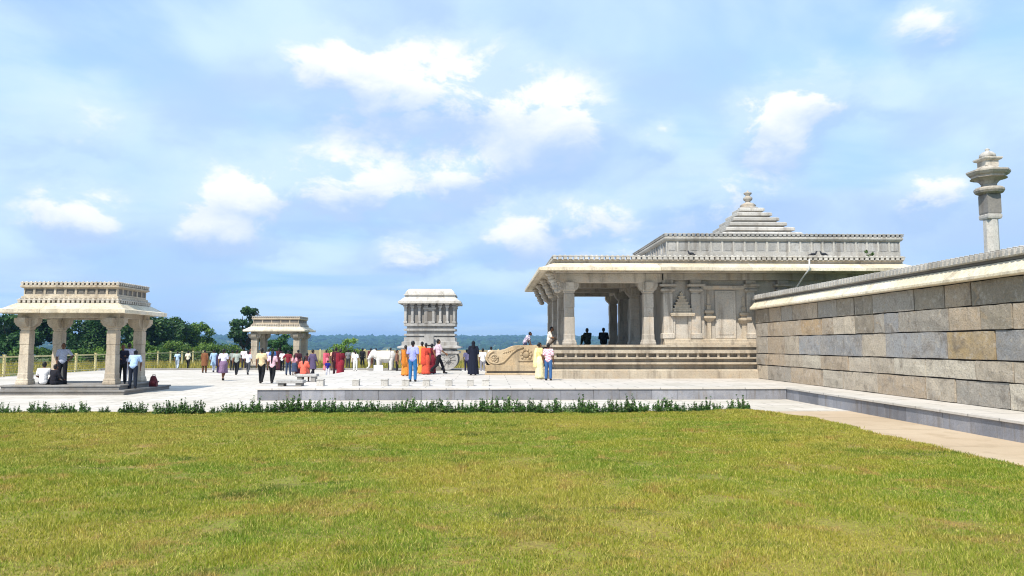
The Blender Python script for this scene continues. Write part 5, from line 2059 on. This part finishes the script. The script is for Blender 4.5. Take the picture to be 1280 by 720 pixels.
PG = 'visitors'
PEOPLE = [
    # x, y, z, height, heading, pose, outfit, colours, label, hair   (heading 0 faces the lens, 180 walks away)
    (-28.4, 46.5, 0, 1.38, 150, 'stand', 'saree', ('e58fa8', 'd46f93', 'e9a0b4'), 'person in pink standing at the far left beyond the near pavilion\'s left column', 'bun'),
    (-17.45, 29.72, 0.0, 1.68, 200, 'sit', 'shirt', ('ece8e6', '17171a'), 'person in white shirt sitting on the near pavilion\'s step', 'short'),
    (-17.0, 29.72, 0.0, 1.55, 160, 'sit', 'long_shirt', ('1c1a22', '15151a'), 'person in black sitting beside the white shirted sitter on the pavilion step', 'short'),
    (-17.25, 30.6, 0.36, 1.62, 20, 'hips', 'shirt', ('a9b0c4', '14141a'), 'person in pale blue grey shirt standing inside the near pavilion by its back column', 'short'),
    (-14.82, 30.5, 0.36, 1.56, 30, 'bent', 'long_shirt', ('1e1d30', '131318'), 'person in dark navy standing right of the pavilion\'s right front column', 'short'),
    (-14.95, 31.3, 0.36, 1.64, 200, 'stand', 'shirt', ('c9c6dc', 'd8d6e2'), 'person in lavender white half hidden behind the dark navy visitor', 'short'),
    (-14.2, 30.1, 0.18, 1.62, 190, 'lean', 'shirt', ('a9c4e6', '1a2230'), 'person in light blue shirt leaning forward at the pavilion\'s right corner', 'short'),
    (-24.15, 58.3, 0, 1.42, 190, 'walk', 'shirt', ('b4cbe4', 'b9c3d4'), 'person in light blue top and pale trousers near the fence', 'short'),
    (-23.7, 59.2, 0, 1.45, 175, 'walk', 'shirt', ('e6dcc4', '1d1a1c'), 'person in cream shirt and dark trousers near the fence', 'short'),
    (-19.53, 51.6, 0, 1.58, 185, 'stand', 'kurta', ('7a4e30', '5a3a24'), 'person in brown tunic, leftmost of the walking crowd', 'short'),
    (-19.2, 52.4, 0, 1.58, 180, 'walk', 'kurta', ('9db8d6', 'cfcfdc'), 'person in pale blue tunic and white trousers among the crowd', 'short'),
    (-18.5, 51.6, 0, 1.46, 180, 'stand', 'saree', ('2b2140', '231a36', '2b2140'), 'person in dark purple beside the pale blue tunic', 'long'),
    (-14.21, 40.2, 0, 1.70, 178, 'walk', 'dhoti', ('e2e0ee', '7d6480'), 'person in white shirt and mauve wrap with bare calves walking away', 'short'),
    (-19.3, 56.4, 0, 1.50, 170, 'stand', 'shirt', ('8c918c', '26262a'), 'person in grey shirt behind the mauve wrap walker', 'short'),
    (-15.97, 47.5, 0, 1.60, 182, 'walk', 'shirt', ('a3aba2', '15151a'), 'person in grey green shirt and black trousers walking away', 'short'),
    (-15.45, 48.1, 0, 1.52, 175, 'walk', 'shirt', ('e4e4ea', '4a4c50'), 'person in white shirt and grey trousers right of the grey green shirt', 'short'),
    (-18.9, 57.8, 0, 1.66, 190, 'stand', 'shirt', ('ecdede', '3a3438'), 'person in pinkish white shirt far behind, left of the gate', 'short'),
    (-19.1, 60.0, 0, 1.60, 10, 'bent', 'saree', ('9a3b40', '7d2f36', 'a8505a'), 'person in red patterned saree by the gate\'s left column', 'bun'),
    (-11.28, 37.2, 0, 1.76, 182, 'walk', 'shirt', ('dcc69c', '141416'), 'person in tan shirt and black trousers in front of the far gate', 'short'),
    (-10.75, 37.2, 0, 1.60, 178, 'walk', 'shirt', ('e6bcc8', '121216'), 'person in pink and white top with long dark hair and black trousers', 'long'),
    (-16.6, 56.5, 0, 1.62, 180, 'stand', 'shirt', ('b9b2d4', '3a3648'), 'person in lavender shirt behind the tan shirt walker', 'short'),
    (-16.0, 56.9, 0, 1.68, 180, 'stand', 'saree', ('5a2430', '3c1a24', '4a2030'), 'person in dark maroon behind the pink topped walker', 'bun'),
    (-15.9, 55.0, 0, 1.66, 185, 'walk', 'shirt', ('3f6ba8', '1c2030'), 'person in blue shirt seen between the gate columns', 'short'),
    (-15.35, 55.6, 0, 1.48, 170, 'stand', 'shirt', ('ecebee', '121218'), 'person in white shirt and black trousers right of the blue shirt', 'short'),
    (-12.72, 47.4, 0, 1.56, 182, 'hips', 'shirt', ('7a1f2c', '33405a'), 'person in dark red shirt and jeans before the gate\'s right column', 'short'),
    (-12.3, 47.3, 0, 1.30, 175, 'stand', 'dress', ('dca0ac', '3d4862'), 'smaller person in pink patterned top beside the dark red shirt', 'long'),
    (-12.35, 48.4, 0, 1.60, 180, 'stand', 'saree', ('4c1a26', '3a1420', '54202c'), 'person in deep maroon saree behind the dark red shirt', 'bun'),
    (-7.55, 30.55, 0.38, 1.42, 178, 'sit', 'dress', ('ee6d58', 'f0796a'), 'person in coral dress sitting on the stone bench', 'long'),
    (-11.0, 45.2, 0, 1.44, 175, 'stand', 'saree', ('4a1d22', '3d181e', '5a2429'), 'person in dark brown saree just left of the purple grey tunic', 'bun'),
    (-10.35, 43.9, 0, 1.64, 150, 'walk', 'kurta', ('564a68', '1b1820'), 'person in purple grey tunic stepping right, near the stone bench', 'short'),
    (-9.69, 44.9, 0, 0.98, 180, 'stand', 'shirt', ('1c2080', 'dcdce6'), 'child in dark blue top and white trousers', 'short'),
    (-12.2, 56.0, 0, 1.54, 185, 'stand', 'saree', ('c8586a', 'b04a5c', 'd87a86'), 'person in rose saree far behind the child in blue', 'bun'),
    (-11.7, 56.1, 0, 1.60, 178, 'stand', 'shirt', ('e8b896', '6a5248'), 'person in peach shirt far behind the maroon pair', 'short'),
    (-9.2, 44.9, 0, 1.76, 176, 'stand', 'long_shirt', ('4a1522', '30121a'), 'taller person of the maroon pair, in long sleeves', 'short'),
    (-8.62, 43.3, 0, 1.68, 183, 'walk', 'saree', ('7a1626', '6a1424', '8a2030'), 'person in maroon saree with red hem walking away', 'bun'),
    (-11.3, 59.8, 0, 1.54, 180, 'stand', 'shirt', ('77777c', '3c3a3c'), 'person in grey shirt far behind, right of the small round tree', 'short'),
    (-10.95, 60.6, 0, 1.5, 180, 'stand', 'saree', ('e0d8d0', 'c8c0b8', 'b8a898'), 'person in off white saree far behind beside the grey shirt', 'bun'),
    (-9.75, 54.4, 0, 1.44, 190, 'stand', 'shirt', ('e9ebf2', 'e2e0dc'), 'person all in white left of the black clad visitor', 'short'),
    (-10.45, 61.5, 0, 1.64, 180, 'stand', 'long_shirt', ('19181e', '151519'), 'person all in black far behind, left of the elephant', 'short'),
    (-9.75, 61.4, 0, 1.64, 170, 'stand', 'saree', ('5a2630', '4a1e28', '6a4438'), 'person in dark red beside the black clad visitor', 'bun'),
    (-8.6, 56.5, 0, 1.66, 180, 'stand', 'shirt', ('dcd8d0', '3c3c40'), 'person whose head shows behind the elephant\'s trunk', 'short'),
    (-7.5, 56.6, 0, 1.70, 180, 'stand', 'shirt', ('f0f0ee', '3a3a44'), 'person in white whose head shows above the elephant\'s neck', 'short'),
    (-6.35, 56.6, 0, 1.70, 180, 'stand', 'shirt', ('c8c2ba', '343438'), 'person whose head shows above the elephant\'s back', 'short'),
    (-5.85, 47.2, 0, 1.60, 100, 'stand', 'long_shirt', ('7d5a48', '1c1a1c'), 'person in brown between the elephant and the chariot', 'short'),
    (-4.05, 36.0, 0.42, 1.48, 200, 'stand', 'saree', ('c87828', '8a5a3c', 'de8a38'), 'person in bright orange saree left of the lavender shirt man', 'bun'),
    (-3.13, 30.5, 0.42, 1.66, 172, 'stand', 'shirt', ('9ea4e6', '2c6aa0'), 'person in lavender blue shirt and jeans on the platform edge', 'short'),
    (-3.45, 38.2, 0.42, 1.66, 180, 'stand', 'saree', ('dca046', 'c48a3c', 'd0963f'), 'person in golden yellow head and shoulder cloth behind the red saree', 'bun'),
    (-3.2, 37.6, 0.42, 1.58, 178, 'stand', 'saree', ('cc4a36', 'b53c2c', 'd2553e'), 'person in vermilion saree before the chariot', 'bun'),
    (-2.98, 38.6, 0.42, 1.56, 172, 'stand', 'saree', ('6a1626', '5a1220', '781c2c'), 'person in dark crimson half hidden behind the vermilion saree', 'bun'),
    (-2.59, 37.8, 0.42, 1.78, 118, 'stride', 'shirt', ('c9b6c4', '15131a'), 'person in pale mauve shirt and black trousers striding right', 'short'),
    (-0.80, 36.8, 0.42, 1.68, 190, 'bent', 'robe', ('12172a', '10121e'), 'person in navy black robe and head scarf right of the chariot', 'short'),
    (-1.6, 52.5, 0, 1.60, 180, 'stand', 'shirt', ('c6b4d8', '5a4a6a'), 'person in lilac far behind, left of the dark robed visitor', 'short'),
    (-0.42, 47.0, 0, 1.70, 190, 'stand', 'shirt', ('f0eeee', '8a8890'), 'person in white shirt left of the carved balustrade\'s scroll end', 'short'),
    (0.1, 41.8, 0.42, 1.40, 160, 'stand', 'shirt', ('e6e2dc', '55504e'), 'person whose head peeps over the balustrade\'s scroll end', 'short'),
    (1.86, 39.0, 1.2, 1.5, 100, 'lean', 'shirt_check', ('5a4a86', '3a3a58'), 'person in purple checked shirt climbing the porch stair', 'short'),
    (2.2, 32.5, 0.42, 1.60, 120, 'stand', 'saree', ('ece0a0', 'd8c888', 'e4dcae'), 'person in pale yellow saree at the temple base corner', 'bun'),
    (2.49, 31.35, 0.42, 1.56, 160, 'stand', 'shirt_check', ('d890a8', '3a6090'), 'person in pink checked shirt and jeans at the temple base corner', 'short'),
    (3.22, 38.1, 1.92, 1.78, 70, 'floor', 'shirt', ('e4dcd2', '8a8078'), 'person in white shirt sitting on the porch edge by the corner columns', 'short'),
    (5.22, 39.6, 1.92, 1.70, 200, 'floor', 'long_shirt', ('262c20', '1c2018'), 'person in dark green sitting on the porch floor, left of two', 'short'),
    (6.12, 39.6, 1.92, 1.74, 170, 'floor', 'long_shirt', ('0e0e10', '121216'), 'person in black sitting on the porch floor, right of two', 'short'),
]
for p in PEOPLE:
    person(*p, grp=PG)


# bag left on the pavilion step
t = thing('backpack', (-14.05, 31.6, 0.18), 'dark red bag standing on the near pavilion\'s right step', 'bag')
bm_ = MB()
bm_.ball((0, 0, 0.2), (0.17, 0.12, 0.2), 14, 10)
bm_.ball((0, -0.02, 0.34), (0.13, 0.10, 0.12), 12, 8)
bm_.box(-0.15, 0.15, -0.09, 0.1, 0.0, 0.2)
mesh_part(fused(bm_, 'pouch', 0.015, 0.5, 4), 'pouch', t, M['paint'], hx('5a1a20'))
mesh_part(MB().ball((0, -0.11, 0.16), (0.11, 0.05, 0.09), 10, 6).mesh('pocket', M['paint'], 0, True), 'pocket', t, None, hx('6a2226'))
mesh_part(MB().tube([(-0.06, 0.02, 0.42), (-0.05, 0.02, 0.5), (0.05, 0.02, 0.5), (0.06, 0.02, 0.42)], 0.012, 6).mesh('handle', M['paint'], 0, True), 'handle', t, None, hx('2a1214'))


# ------------------------------------------------------------------ haze: even air round the whole place
def build_haze():
    m = bpy.data.materials.new('haze_air')
    m.use_nodes = True
    nt = m.node_tree
    nt.nodes.clear()
    out = nt.nodes.new('ShaderNodeOutputMaterial')
    v = nt.nodes.new('ShaderNodeVolumePrincipled')
    v.inputs['Color'].default_value = (0.30, 0.56, 0.95, 1)
    v.inputs['Density'].default_value = 0.00028
    v.inputs['Anisotropy'].default_value = 0.0
    nt.links.new(v.outputs[0], out.inputs['Volume'])
    o = part(MB().box(-3400, 3400, -3350, 3430, -17.5, 60), 'haze', m, None)
    o['kind'] = 'stuff'
    o['label'] = 'thin blue air haze over the far hills'


build_haze()
